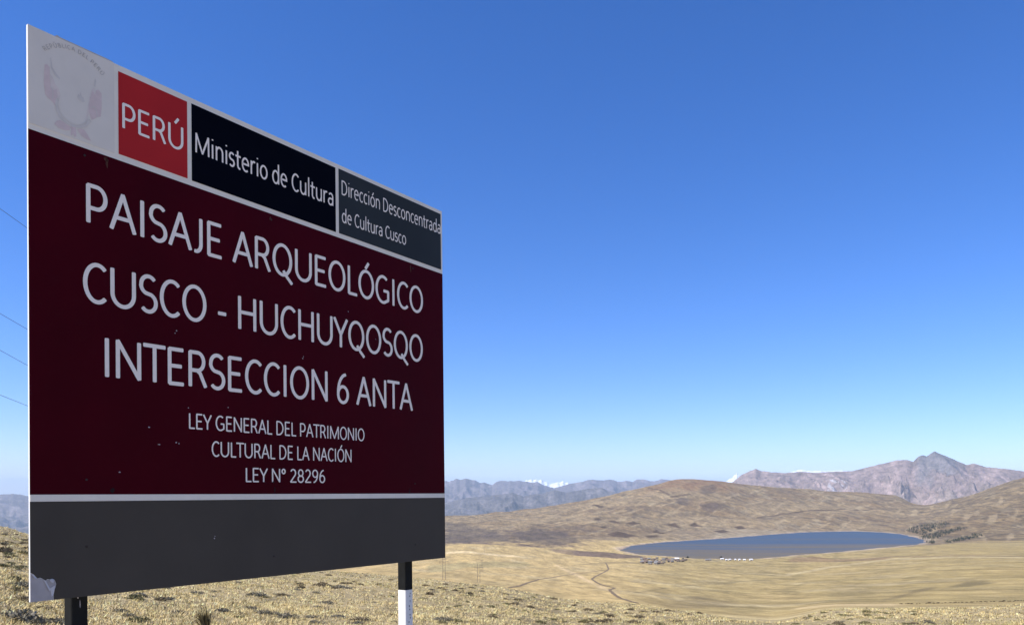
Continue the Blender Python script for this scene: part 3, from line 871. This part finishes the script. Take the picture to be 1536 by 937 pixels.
lettering('Dirección Desconcentrada', 1.589, 2.422, 2.058, .081, p_slate, YL - .0006, hw=.048, tilt=.009)
lettering('de Cultura Cusco', 1.589, 2.101, 1.905, .0755, p_slate, YL - .0006, hw=.050, tilt=.012)
lettering('PAISAJE ARQUEOLÓGICO', .216, 2.247, 1.513, .164, p_maroon, YL, tilt=.0035)
lettering('CUSCO - HUCHUYQOSQO', .202, 2.241, 1.190, .166, p_maroon, YL, tilt=.0145)
lettering('INTERSECCION 6 ANTA', .288, 2.146, .892, .168, p_maroon, YL, tilt=.0095)
lettering('LEY GENERAL DEL PATRIMONIO', .663, 1.743, .706, .0715, p_maroon, YL)
lettering('CULTURAL DE LA NACIÓN', .777, 1.643, .584, .0725, p_maroon, YL)
lettering('LEY N° 28296', .960, 1.453, .468, .070, p_maroon, YL)

# ---- the faded national emblem
def flat(name, polys, mat, parent, y, apart=False):
    if apart:
        for pl in polys: flat(name, [pl], mat, parent, y)
        return
    v = []; f = []
    for i, pl in enumerate(polys):
        a = sum(pl[k][0]*pl[(k+1) % len(pl)][1] - pl[(k+1) % len(pl)][0]*pl[k][1] for k in range(len(pl)))
        if a < 0: pl = pl[::-1]
        b0 = len(v)
        v += [(x, y - .0001 * i, z + H0) for x, z in pl]
        f.append(tuple(range(b0, b0 + len(pl))))
    me = bpy.data.meshes.new(name); me.from_pydata(v, [], f); me.update()
    return link(name, me, mat, parent)
def curve_poly(pts, w):
    """a thin band along a line, for drawn outlines"""
    sv, sf = stroke_geom(pts, w, 1.0)
    n = len(pts)
    return [[sv[i] for i in face] for face in sf]
flat('banner', [[(.060,2.088),(.068,2.094),(.078,2.086),(.079,2.040),(.082,2.010),(.092,2.000),(.104,2.012),(.107,1.985),(.103,1.960),(.098,1.941),(.090,1.952),(.079,1.958),(.070,1.962),(.061,1.972),(.056,2.021)]], m_faint_pink, p_embl, -.0036)
flat('banner', [[(.230,2.010),(.236,2.040),(.244,2.062),(.253,2.050),(.257,2.072),(.268,2.078),(.279,2.066),(.280,2.016),(.276,1.969),(.262,1.961),(.250,1.950),(.239,1.941),(.231,1.955),(.227,1.976)]], m_faint_pink, p_embl, -.0036)
flat('flagpole', [[(.080,2.122),(.083,2.126),(.089,2.088),(.104,2.070),(.117,2.060),(.115,2.052),(.096,2.062),(.083,2.086)]], m_faint_grey, p_embl, -.0037)
flat('banner', [[(.080,2.060),(.088,2.052),(.098,2.030),(.112,2.014),(.118,1.990),(.112,1.968),(.105,1.962),(.108,1.985),(.104,2.010),(.092,1.998),(.082,2.012)]], m_faint_mid, p_embl, -.0035)
flat('banner', [[(.232,2.040),(.240,2.066),(.250,2.078),(.252,2.052),(.244,2.020),(.232,1.975),(.224,1.950),(.214,1.925),(.220,1.965),(.226,2.005)]], m_faint_mid, p_embl, -.0034)
flat('flagpole', [[(.248,2.086),(.251,2.112),(.255,2.118),(.258,2.105),(.254,2.080)]], m_faint_grey, p_embl, -.0037)
flat('banner_fold', curve_poly([(.078,2.012),(.086,2.006),(.090,1.986),(.088,1.965)], .0014), m_faint_grey, p_embl, -.0040)
flat('banner_fold', curve_poly([(.236,1.99),(.250,2.0),(.258,1.985),(.262,1.962)], .0014), m_faint_grey, p_embl, -.0040)
flat('wreath', curve_poly([(.108,1.972),(.103,1.950),(.106,1.928),(.117,1.905),(.135,1.895),(.161,1.888),(.190,1.893),(.214,1.908),(.232,1.936)], .0055), m_faint_grey, p_embl, -.0037)
flat('wreath_edge', curve_poly([(.114,1.975),(.110,1.950),(.113,1.930),(.124,1.912),(.140,1.903),(.161,1.897),(.188,1.901),(.207,1.913),(.224,1.938)], .0012), m_panelgrey, p_embl, -.0042)
flat('crest_device', [[(.181,2.010),(.187,2.026),(.192,2.020),(.195,2.036),(.200,2.022),(.206,2.020),(.212,2.004),(.200,1.998),(.190,2.002)]], m_faint_grey, p_embl, -.0038)
flat('ribbon_bow', [[(.094,1.868),(.103,1.884),(.117,1.893),(.140,1.885),(.158,1.880),(.151,1.865),(.132,1.858),(.112,1.858)],
                    [(.180,1.880),(.196,1.888),(.208,1.890),(.222,1.874),(.236,1.853),(.216,1.854),(.198,1.860)],
                    [(.159,1.884),(.175,1.884),(.178,1.850),(.170,1.846),(.166,1.858),(.160,1.846),(.156,1.850)]], m_faint_pink, p_embl, -.0039)
# REPÚBLICA DEL PERÚ set round an arc
def arc_text(t, cx, cz, rad, a0, a1, cap, parent, y, mat):
    n = text_len(t); v = []; f = []; x = 0; q = 0
    for c in t:
        w, s = G[c]
        ang = math.radians(a0 + (a1 - a0) * (x + w/2) / n)
        ca, sa = math.cos(ang), math.sin(ang)
        for st in s:
            sv, sf = stroke_geom([(px - w/2, py) for px, py in st], .07, 1.1)
            b0 = len(v); yy = y - .00012 * (q % 4); q += 1
            for px, py in sv:
                u, h = px * cap * .92, py * cap
                v.append((cx + (rad + h) * ca + u * sa, yy, H0 + cz + (rad + h) * sa - u * ca))
            f += [tuple(b0 + i for i in face) for face in sf]
        x += w
    me = bpy.data.meshes.new('lettering'); me.from_pydata(v, [], f); me.update()
    return link('lettering', me, mat, parent)
arc_text('REPÚBLICA DEL PERÚ', .171, 2.047, .144, 140, 40, .0165, p_embl, -.0040, m_faint_dark)

# ---- scuffs, rust and screw heads on the face
def blotch(cx, cz, rx, rz, seed, n=9):
    r_ = random.Random(seed)
    return [(cx + rx * math.cos(2*math.pi*i/n) * r_.uniform(.55, 1.1), cz + rz * math.sin(2*math.pi*i/n) * r_.uniform(.55, 1.1)) for i in range(n)]
flat('rust_streak', [blotch(.300,1.786,.007,.026,1), blotch(.296,1.80,.011,.010,2), blotch(1.115,1.79,.007,.013,3), blotch(2.14,1.78,.006,.026,4)], m_rust, p_maroon, -.0036, True)
flat('dark_stain', [blotch(.315,.425,.010,.013,5), blotch(1.128,.43,.005,.017,6), blotch(2.11,.42,.012,.009,7), blotch(2.115,.435,.004,.014,17)], m_stain_dark, p_maroon, -.0036, True)
sc_px = [(.605,1.14,.004,.004),(.598,1.128,.004,.003),(.66,.80,.003,.003),(.475,.700,.005,.003),(.52,.627,.007,.003),(.60,.640,.005,.003),(.613,.636,.003,.004),(.345,.503,.005,.003),(1.31,1.115,.005,.004),(1.315,1.125,.003,.003),(1.84,1.30,.003,.003),(.865,.82,.003,.003),(1.63,1.42,.003,.004)]
flat('scuff_mark', [blotch(a, b_, c, d, 30 + i, 6) for i, (a, b_, c, d) in enumerate(sc_px)], m_scuff, p_maroon, -.0037, True)
flat('scuff_mark', [blotch(.787,.205,.004,.004,61,6), blotch(.790,.215,.003,.002,62,6)], m_scuff, p_grey, -.0037, True)
def screw(x, z, parent):
    b = MB(); n = 10
    b.prism_xz([(x + .0045*math.cos(2*math.pi*i/n), H0 + z + .0045*math.sin(2*math.pi*i/n)) for i in range(n)], -.0052, -.0024)
    return b.build('screw_head', m_chip, parent)
for xx in (.21, 1.12, 2.16):
    for zz in (.47, 1.785): screw(xx, zz, p_maroon)
    screw(xx, .10 if xx > .3 else .2, p_grey)
# ragged lip of film along the top edge
b = MB(); b.prism_xz(up([(.098,H+.0002),(.106,H+.008),(.120,H+.005),(.30,H+.0045),(.322,H+.0035),(.331,H+.0002)]), -.0028, -.0005)
b.build('loose_film', m_faint_dark, p_embl)

# ---- square posts, painted in bands
def post(xl, w=.066):
    y0 = .0455
    wx = ROT @ Vector((xl + w/2, y0 + w/2, 0)) + base
    zb = z_at(wx.x, wx.y) - base.z - .12
    top = H0 + H - .03
    r = .008
    def ring(z0, z1, mat, name, parent, grow=0.0):
        pts = []
        for cx_, cy_, a in ((xl+w-r, y0+w-r, 0), (xl+r, y0+w-r, 90), (xl+r, y0+r, 180), (xl+w-r, y0+r, 270)):
            for k in range(5):
                t = math.radians(a + 22.5 * k)
                pts.append((cx_ + (r+grow) * math.cos(t), cy_ + (r+grow) * math.sin(t)))
        b = MB(); b.prism_z(pts, z0, z1)
        return b.build(name, mat, parent)
    p = ring(H0 - .177, top, m_black, 'post', board)
    wb_ = ring(H0 - .62, H0 - .1775, m_postwhite, 'white_band', p)
    ring(zb, H0 - .6205, m_black, 'black_band', p)
    return p, xl, y0, w, wb_
posts = [post(.172), post(2.120)]
for k, (p, xl, y0, w, wb_) in enumerate(posts):
    r_ = random.Random(5 + k)
    for i in range(15):
        z = H0 - .19 - (i * .026) - r_.uniform(0, .012)
        x = xl + w * r_.uniform(.36, .66); sx_, sz_ = r_.uniform(.002, .005), r_.uniform(.004, .011)
        pl = blotch(x, z, sx_, sz_, 100 + i + 40*k, 7)
        me = bpy.data.meshes.new('paint_chip'); me.from_pydata([(a, y0 - .0008, c) for a, c in pl], [], [tuple(range(7))]); me.update()
        link('paint_chip', me, m_chip, wb_)
# bare metal nicks near the top of the visible black length
pl = [blotch(.197+.0, -.006, .0035, .008, 201, 7), blotch(.205, -.035, .002, .018, 202, 7)]
for q_ in pl:
    me = bpy.data.meshes.new('paint_nick'); me.from_pydata([(a, .0455 - .0008, c + H0) for a, c in q_], [], [tuple(range(7))]); me.update()
    link('paint_nick', me, m_scuff, posts[0][0])

# ------------------------------------------------------------------ power line crossing the valley
m_wood = paint('weathered_pole', (.17,.155,.135), .9, .2, 2, .1)
m_wire = paint('dull_cable', (.05,.055,.06), .6, .1, 5, .3)
def pole(px, py, rmin, h, label):
    X, Y, Z = hit(px, py, rmin)
    ang = math.atan2(X, Y)
    root = empty('power_pole', (X, Y, Z - .4), (0, 0, -ang + .25))
    tag(root, label, 'power pole', 'poles of the power line across the valley')
    for s in (-1, 1):
        b = MB(); b.tube((s * .95, 0, 0), (s * .85, 0, h), .13, 8, .10); b.build('leg', m_wood, root)
    b = MB(); b.box(-3.2, 3.2, -.07, .07, h * .80, h * .80 + .15); b.build('crossarm', m_wood, root)
    b = MB(); b.tube((-.9, .02, h*.30), (.86, .02, h*.58), .045, 5); b.tube((.9, -.02, h*.30), (-.86, -.02, h*.58), .045, 5); b.build('brace', m_wood, root)
    for s in (-3.0, 0, 3.0):
        b = MB(); b.tube((s, 0, h*.80 - 1.1), (s, 0, h*.80 - .02), .06, 6); b.build('insulator', m_wood, root)
    return root, Vector((X, Y, Z)), -ang + .25
P1, p1, a1 = pole(666, 869, 330, 16, 'nearest twin legged power pole, beside the lower right corner of the board')
pole(718, 873, 500, 13, 'second nearest power pole, small and thin beyond the near grassy rise')
pole(723, 857.5, 700, 14, 'third power pole out on the tan valley slope')
pole(726.5, 831, 1200, 18, 'farthest power pole, below the dark foot of the hill')
rz = Matrix.Rotation(a1, 3, 'Z')
WIRES = [(313, 340, -3.3, 12, 'topmost'), (470, 492, 0, 11.7, 'second'), (525, 546, 3.3, 11.7, 'third'), (592, 607, 1.6, 16.0, 'lowest')]
for y0_, y1_, ox, oz, nm in WIRES:
    far = p1 + rz @ Vector((ox, 0, 0)) + Vector((0, 0, oz - .4))
    def dirp(x, y): return Vector(((x - CX) / F, 1, (CY - y) / F)).normalized()
    d0, d1 = dirp(0, y0_), dirp(38, y1_)
    n = d0.cross(d1)                                  # plane of the wire as seen
    mid = Vector((0, 0, EYE)) + d1 * 75
    near = Vector((0, 0, EYE)) + d0 * 66
    s = (near - mid).normalized()
    endp = near + s * 170
    b = MB()
    pts = [endp, near, mid]
    for k in range(1, 15):
        u = k / 14
        q_ = mid.lerp(far, u); q_.z -= 4 * 2.5 * u * (1 - u)
        pts.append(q_)
    for a_, c_ in zip(pts[:-1], pts[1:]): b.tube(a_, c_, .016, 5)
    tag(b.build('power_cable', m_wire), f'{nm} of the four thin dark cables sloping down the sky left of the board', 'cable', 'cables of the power line')

# ------------------------------------------------------------------ plants
def leaf_mesh(name, n, rx, rz, size, cols, seed, up_bias=.3, blade=False):
    r = np.random.default_rng(seed)
    V = []; Fc = []; Cc = []
    for i in range(n):
        a = r.uniform(0, 2*np.pi); el = np.arccos(r.uniform(0, 1)); rad = r.uniform(.25, 1) ** .6
        lump = 1 + .3 * math.sin(3*a + seed) + .2 * math.sin(5*a + 2*seed)
        c = np.array([rx*lump*rad*math.sin(el)*math.cos(a), rx*lump*rad*math.sin(el)*math.sin(a), rz*rad*math.cos(el)*(1 + .2*math.sin(4*a))])
        d = r.normal(size=3); d[2] = abs(d[2]) * (1 + up_bias); d /= np.linalg.norm(d)
        e = np.cross(d, r.normal(size=3)); e /= np.linalg.norm(e)
        s = size * r.uniform(.5, 1.4)
        b0 = len(V)
        V += [c - e*s*.28, c + e*s*.28, c + d*s]
        Fc.append((b0, b0+1, b0+2))
        col = np.array(cols[r.integers(len(cols))]) * r.uniform(.7, 1.3)
        Cc += [col] * 3
    me = np_mesh(name, np.array(V), np.array(Fc), 3)
    add_attr(me, 'Col', np.array(Cc))
    return me
m_plant = attr_mat('plant', rough=.8, spec=.2)
DK = [(.15,.115,.068), (.19,.15,.085), (.11,.092,.055), (.25,.19,.11)]
GRN = [(.15,.145,.06), (.20,.18,.08), (.11,.105,.05), (.30,.24,.12)]
GRY = [(.24,.21,.15), (.18,.165,.115), (.30,.255,.18), (.14,.13,.09)]
kinds = {
 'dark': [leaf_mesh('shrub', 900, .36, .22, .075, DK, s) for s in (1, 2, 3)],
 'green': [leaf_mesh('shrub', 900, .38, .22, .075, GRN, s) for s in (4, 5, 6)],
 'row': [leaf_mesh('shrub', 420, .36, .30, .10, [(.055,.042,.028), (.08,.06,.04), (.10,.075,.045)], s) for s in (11, 12)],
 'grey': [leaf_mesh('shrub', 950, .42, .21, .075, GRY, s) for s in (7, 8, 9)],
}
for ms in kinds.values():
    for me_ in ms: me_.materials.append(m_plant)
def shrub(x, y, scale, kind, label, group, rmin=9):
    X, Y, Z = hit(x, y, rmin)
    o = link('shrub', random.choice(kinds[kind]))
    o.location = (X, Y, Z - .03 * scale)
    o.rotation_euler = (0, 0, random.uniform(0, 6.28))
    k = scale * .62
    o.scale = (k * random.uniform(.9, 1.35), k * random.uniform(.9, 1.3), k * random.uniform(.65, 1.05))
    tag(o, label, 'shrub', group)
    return o
GS = 'shrubs scattered over the near dry slope'
# those big enough to be told apart
shrub(30, 931, 1.5, 'grey', 'large grey green shrub at the foot of the frame left of the torn board corner', GS)
shrub(64, 913, .8, 'dark', 'dark shrub just under the torn corner of the board', GS)
shrub(75, 934, 1.15, 'grey', 'grey shrub between the torn corner and the left post', GS)
shrub(202, 898, 1.0, 'green', 'olive green shrub right of the left post, close under the board', GS)
shrub(240, 900, .9, 'dark', 'dark shrub beside the olive green one under the board', GS)
shrub(382, 893, 1.7, 'grey', 'wide grey shrub below the middle of the board edge', GS)
shrub(422, 893, 1.1, 'dark', 'dark shrub right of the wide grey one below the board', GS)
shrub(400, 921, 1.0, 'grey', 'grey shrub low in the frame below the middle of the board', GS)
shrub(427, 926, 1.2, 'grey', 'ash grey shrub at the frame foot left of the white post band', GS)
shrub(505, 925, 1.0, 'grey', 'small grey shrub left of the bright post', GS)
shrub(540, 930, 1.1, 'dark', 'dark shrub close to the left side of the bright post', GS)
shrub(507, 881, 2.2, 'grey', 'broad low grey shrub under the right half of the board', GS)
shrub(664, 930, 1.15, 'grey', 'grey shrub immediately right of the bright post', GS)
shrub(738, 926, .9, 'dark', 'reddish dark shrub alone in the grass right of the bright post', GS)
shrub(795, 911, 1.3, 'dark', 'dark shrub on the rise below the bend of the dirt track', GS)
shrub(771, 906, 1.2, 'dark', 'smaller dark shrub left of the one below the dirt track bend', GS)
shrub(985, 918, 1.7, 'dark', 'darkest wide shrub at the frame foot below the lake', GS)
shrub(972, 906, 1.4, 'dark', 'dark shrub on the crest just above the widest dark one', GS)
shrub(1300, 918, 1.3, 'green', 'olive shrub on the low rise below the right part of the lake', GS)
shrub(1391, 932, 1.2, 'dark', 'dark shrub at the frame foot below the left end of the shrub row', GS)
REG = [
 ((0, 40), (797, 830), 20, (.8, 1.4), 'dark', 'small dark shrub on the slope below the left mountain'),
 ((0, 40), (830, 905), 16, (.5, 1.1), 'green', 'small olive tuft of shrub on the slope left of the board'),
 ((150, 600), (862, 937), 34, (.5, 1.0), 'grey', 'small greyish shrub in the dry grass seen under the board'),
 ((440, 605), (850, 885), 22, (.9, 1.7), 'dark', 'small dark shrub in the line along the rise under the board'),
 ((632, 860), (876, 900), 34, (.8, 1.6), 'dark', 'small dark shrub along the rise right of the bright post'),
 ((632, 1000), (903, 937), 34, (.5, 1.0), 'green', 'small olive shrub in the grass in front of the valley'),
 ((860, 1130), (899, 934), 22, (.7, 1.5), 'dark', 'small dark shrub on the grassy crest below the lake'),
 ((1170, 1420), (914, 937), 34, (.45, 1.0), 'green', 'small olive shrub on the low rise at the lower right'),
]
for (xa, xb), (ya, yb), n, (sa, sb_), kd, lab in REG:
    k = 0; tries = 0
    while k < n and tries < n * 12:
        tries += 1
        x = random.uniform(xa, xb); y = random.uniform(ya, yb)
        X, Y, Z = hit(x, y, 9)
        if math.hypot(X, Y) > 170: continue
        shrub(x, y, random.uniform(sa, sb_), kd if random.random() < .75 else random.choice(['dark', 'green', 'grey']), lab, GS)
        k += 1
# broken row along the field edge
for i in range(46):
    x = 1350 + i * 4.25 + random.uniform(-1.4, 1.4)
    if i in (5, 8, 17, 23, 34): continue
    y = 905.3 - (x - 1350) / 186 * 4.8 + random.uniform(-.4, .4)
    shrub(x, y, random.uniform(1.1, 2.3), 'row', 'low dark shrub in the broken row along the field edge at the right', 'shrubs in the row along the field edge', 130)
# spiky tuft at the foot of the frame
def tuft_mesh(n, h, spread, cols, seed, w=.012):
    r = np.random.default_rng(seed); V = []; Fc = []; Cc = []
    for i in range(n):
        a = r.uniform(0, 2*np.pi); t = abs(r.normal(0, spread)); hh = h * r.uniform(.6, 1.1)
        b_ = np.array([math.cos(a)*.05*r.uniform(0, 1), math.sin(a)*.05*r.uniform(0, 1), 0])
        m_ = b_ + np.array([math.cos(a)*t*.4*hh, math.sin(a)*t*.4*hh, hh*.6]); tp = b_ + np.array([math.cos(a)*t*hh, math.sin(a)*t*hh, hh*(1 - .3*t)])
        s = np.array([-math.sin(a), math.cos(a), 0]) * w
        b0 = len(V); V += [b_ - s, b_ + s, m_ + s*.8, m_ - s*.8, tp]
        Fc += [(b0, b0+1, b0+2), (b0, b0+2, b0+3), (b0+3, b0+2, b0+4)]
        Cc += [np.array(cols[r.integers(len(cols))]) * r.uniform(.7, 1.25)] * 5
    me = np_mesh('grass_tussock', np.array(V), np.array(Fc), 3); add_attr(me, 'Col', np.array(Cc)); me.materials.append(m_plant)
    return me
X, Y, Z = hit(310, 946, 8)
o = link('grass_tussock', tuft_mesh(130, .50, .45, [(.19,.15,.07), (.25,.20,.09), (.10,.085,.045)], 3))
o.location = (X, Y, Z); o.rotation_euler = (0, math.radians(-14), 0)
tag(o, 'dark spiky grass tussock at the foot of the frame below the board', 'grass tussock')

# dry grass cover of the near slope (nobody could count it)
def grass_cover():
    N1 = 200000
    th = np.radians(rng.uniform(-50, 50, N1))
    inv = rng.uniform(1/140., 1/11., N1)
    R = 1 / inv
    m = rng.random(N1) < .45
    R[m] = np.exp(rng.uniform(math.log(11), math.log(150), m.sum()))
    x, y = R*np.sin(th), R*np.cos(th)
    # some around the viewer and beside the frame
    N2 = 32000
    th2 = rng.uniform(-np.pi, np.pi, N2); R2 = 1.5 + 16 * rng.random(N2) ** .6
    x = np.r_[x, R2*np.sin(th2)]; y = np.r_[y, R2*np.cos(th2)]; R = np.hypot(x, y)
    patch = fbm(x / 5.5, y / 5.5, 3, 77); big_ = fbm(x / 26, y / 26, 3, 78)
    keep = rng.random(len(x)) < np.clip(.72 + .9 * patch, .12, 1)
    x, y, R, patch, big_ = x[keep], y[keep], R[keep], patch[keep], big_[keep]
    z = z_many(x, y)
    n = len(x); B = 7
    size = (.05 + .09 * rng.random(n) ** 2) * (1 + .5 * np.clip(patch, -.5, .8)) * (1 + R / 130)
    a = rng.uniform(0, 2*np.pi, (n, B)); lean = np.abs(rng.normal(1.0, .5, (n, B)))
    h = size[:, None] * rng.uniform(.55, 1.2, (n, B))
    off = size[:, None] * rng.uniform(0, 1.0, (n, B)); ao = rng.uniform(0, 2*np.pi, (n, B))
    wid = (.005 + .00036 * R)[:, None] * rng.uniform(.7, 1.4, (n, B))
    bx = x[:, None] + off*np.cos(ao); by = y[:, None] + off*np.sin(ao); bz = np.broadcast_to(z[:, None] - .02, bx.shape)
    pa = a + np.pi/2
    v0 = np.stack([bx - wid*np.cos(pa), by - wid*np.sin(pa), bz], -1)
    v1 = np.stack([bx + wid*np.cos(pa), by + wid*np.sin(pa), bz], -1)
    v2 = np.stack([bx + h*lean*np.cos(a), by + h*lean*np.sin(a), bz + h*(1.0 - .42*np.minimum(lean, 1.6))], -1)
    V = np.stack([v0, v1, v2], 2).reshape(-1, 3)
    Fc = np.arange(n * B * 3).reshape(-1, 3)
    pal = np.array([(.68,.53,.24), (.60,.455,.20), (.51,.385,.17), (.40,.335,.14), (.45,.36,.21), (.76,.61,.31)])
    w = rng.random(n) + .5 * patch
    ci = np.clip(rng.integers(0, 6, n), 0, 5)
    ci = np.where((big_ > .15) & (rng.random(n) < .5), 3, ci)
    pal = np.r_[pal, [(.17,.13,.075), (.20,.165,.08)]]
    ci = np.where(rng.random(n) < .13 + .12 * np.clip(-patch, 0, 1), 6 + (rng.random(n) < .5), ci)
    c = pal[ci] * (1 + .25 * rng.normal(size=n) * .6)[:, None]
    Cc = (c[:, None, None, :] * rng.uniform(.78, 1.22, (n, B))[:, :, None, None]) * np.ones((1, 1, 3, 1))
    me = np_mesh('dry_grass', V, Fc, 3)
    add_attr(me, 'Col', np.clip(Cc.reshape(-1, 3), .02, .75))
    tag(link('dry_grass', me, m_plant), 'short dry straw coloured grass covering the near slope', 'grass', kind='stuff')
grass_cover()

# ------------------------------------------------------------------ plantation on the far shore (a wood seen as one mass)
def plantation():
    S = [[(1362,798.5),(1359.6,794.6),(1376,789),(1400,785),(1417,782.5),(1426,786.5),(1405,794),(1384,802)],
         [(1378,807),(1383,804.5),(1410,797),(1440,791.5),(1451,792),(1431,797.5),(1400,809.5),(1388,809)],
         [(1414,814),(1437,807.5),(1466,804.6),(1468,805.6),(1440,811),(1422,814.3)],
         [(1389,813.4),(1402,813),(1402,814.6),(1390,814.6)], [(1457,801.4),(1473,802.4),(1473,803.8),(1458,802.6)]]
    V = []; Fc = []; Cc = []
    r = np.random.default_rng(5)
    for k, pl in enumerate(S):
        P = np.array(pl); a0, a1 = P.min(0), P.max(0)
        want = (300, 230, 110, 26, 26)[k]; got = 0; t = 0
        while got < want and t < 6000:
            t += 1
            q_ = a0 + (a1 - a0) * r.random(2)
            if poly_dist(np.array([q_[0]]), np.array([q_[1]]), P)[0] > 0: continue
            if k == 0 and abs((q_[1] - 800 + (q_[0] - 1362) * .26) % 5.4 - 2.7) < .55: continue
            x, y, z = hit(q_[0], q_[1], 1700); got += 1
            hgt = r.uniform(4.5, 8.5); rad = r.uniform(1.6, 2.8)
            for j in range(26):
                u = r.uniform(.12, 1); rr = rad * (1 - u * .75) ** .7 * r.uniform(.5, 1.1); a = r.uniform(0, 6.28)
                c = np.array([x + rr*math.cos(a), y + rr*math.sin(a), z + u*hgt])
                d = r.normal(size=3); e = r.normal(size=3)
                b0 = len(V); s = r.uniform(.7, 1.5)
                V += [c, c + d*s*.7, c + e*s*.7]; Fc.append((b0, b0+1, b0+2))
                col = np.array([.042,.048,.028]) * r.uniform(.6, 1.6)
                Cc += [col]*3
            b0 = len(V); V += [np.array([x-.15,y,z-.3]), np.array([x+.15,y,z-.3]), np.array([x,y,z+hgt*.8])]; Fc.append((b0,b0+1,b0+2)); Cc += [np.array([.05,.04,.03])]*3
    me = np_mesh('tree_plantation', np.array(V), np.array(Fc), 3); add_attr(me, 'Col', np.array(Cc))
    tag(link('tree_plantation', me, m_plant), 'dark strips of planted trees on the hillside at the right end of the lake', 'trees', kind='stuff')
plantation()

# ------------------------------------------------------------------ hamlet on the near shore
def house_mat(name, col): return paint(name, col, .85, .2, .6, .1)
m_adobe = [house_mat('adobe_wall', (.26,.195,.13)), house_mat('grey_wall', (.26,.22,.175)), house_mat('pale_wall', (.36,.30,.225))]
m_roofs = [house_mat('tile_roof', (.20,.14,.105)), house_mat('sheet_roof', (.24,.235,.225)), house_mat('thatch_roof', (.20,.165,.12))]
m_whitewall = house_mat('lime_wall', (.66,.64,.60)); m_whiteroof = house_mat('bright_sheet_roof', (.80,.80,.80))
m_dark = house_mat('dark_opening', (.03,.028,.025))
def house(x, y, l, d, h, rot, mw, mr, label, group, rmin=1300, cat='house'):
    X, Y, Z = hit(x, y, rmin)
    root = empty('house', (X, Y, Z), (0, 0, rot)); tag(root, label, cat, group)
    b = MB(); b.box(-l/2, l/2, -d/2, d/2, -.8, h)
    n = len(b.v); b.v += [(-l/2, 0, h + d*.28), (l/2, 0, h + d*.28)]
    b.f += [(3, 0, 4, n, 7)] if False else [(7, 4, n), (5, 6, n+1)]
    b.build('wall', mw, root)
    b = MB(); e = .35
    for s in (-1, 1):
        n = len(b.v); zr = h + d*.28 + .10; ze = h - .10
        b.v += [(-l/2-e, 0, zr), (l/2+e, 0, zr), (l/2+e, s*(d/2+e), ze), (-l/2-e, s*(d/2+e), ze), (-l/2-e, 0, zr+.18), (l/2+e, 0, zr+.18), (l/2+e, s*(d/2+e), ze+.18), (-l/2-e, s*(d/2+e), ze+.18)]
        fs = [(0,1,2,3), (7,6,5,4), (1,5,6,2), (2,6,7,3), (3,7,4,0)]
        b.f += [tuple(n + i for i in (q_ if s < 0 else q_[::-1])) for q_ in fs]
    b.build('roof', mr, root)
    b = MB(); b.box(-.5, .5, -d/2-.05, -d/2+.05, -.2, 1.9); b.build('door', m_dark, root)
    for s in (-.3, .3):
        b = MB(); b.box(s*l-.45, s*l+.45, -d/2-.05, -d/2+.05, 1.0, 1.9); b.build('window', m_dark, root)
    return root
GH = 'grey and brown houses of the hamlet by the lake'
k = 0
while k < 60:
    u = random.random()
    x = 957 + 72 * u; y = random.uniform(836.4, 846.0)
    lo_, hi_ = 837.0 + 1.2*u, 842 + 4.6 * math.sin(min(1, u*1.25) * math.pi) ** .7
    if not (lo_ < y < hi_): continue
    if poly_dist(np.array([hit(x, y, 1300)[0]]), np.array([hit(x, y, 1300)[1]]), LAKE)[0] < 14: continue
    house(x, y, random.uniform(4, 7.5), random.uniform(3, 4.5), random.uniform(1.9, 2.8), random.uniform(-.6, .6), random.choice(m_adobe), random.choice(m_roofs),
          'small grey brown house packed in the hamlet on the near lake shore', GH)
    k += 1
GW = 'white houses along the near lake shore'
for x, y, l, lab in ((1083, 838.9, 6.5, 'largest and leftmost white roofed house on the lake shore'), (1089.5, 840.2, 3.6, 'small white house right beside the largest white one on the shore'), (1094.5, 839.9, 4.4, 'white house third from the left end of the shore row'),
                     (1103, 840.0, 3, 'smallest white house in the middle of the shore row'), (1109, 840.0, 3.6, 'white house just right of the smallest one on the shore'), (1116.5, 840.2, 4.6, 'second white house from the right end of the shore row'), (1126.5, 839.9, 6, 'rightmost white house on the lake shore')):
    house(x, y, l, 3.6, 2.2, random.uniform(-.25, .25), m_whitewall, m_whiteroof, lab, GW, 1250)
house(1062, 840.4, 12, 4, 2.6, .05, m_adobe[2], m_roofs[1], 'long pale shed between the hamlet and the white houses', GW, 1250, 'shed')
house(1015, 839.5, 9, 6, 3.2, .1, m_adobe[1], m_whiteroof, 'pale roofed house at the water side of the grey hamlet', GH, 1250)
# a few lone trees by the water
def tree(x, y, h, label):
    X, Y, Z = hit(x, y, 1250)
    root = empty('tree', (X, Y, Z)); tag(root, label, 'tree', 'trees by the lake shore')
    b = MB(); b.tube((0, 0, -.3), (.1, 0, h*.55), .28, 7, .12); b.tube((.05, 0, h*.35), (.9, .3, h*.6), .10, 5, .05); b.tube((.05, 0, h*.4), (-.8, -.2, h*.65), .10, 5, .05)
    b.build('trunk', m_wood, root)
    me = leaf_mesh('crown', 320, h*.30, h*.42, 1.0, [(.05,.055,.03), (.035,.04,.022), (.075,.075,.04)], int(x), .1); me.materials.append(m_plant)
    c = link('crown', me, None, root); c.location = (0, 0, h*.45)
tree(1031.5, 839.0, 9.0, 'dark round tree at the right end of the grey hamlet by the water')
tree(1081.5, 838.6, 8.0, 'dark tree behind the largest white house on the shore')
tree(1024.5, 840.2, 6.0, 'small dark tree among the last grey houses of the hamlet')
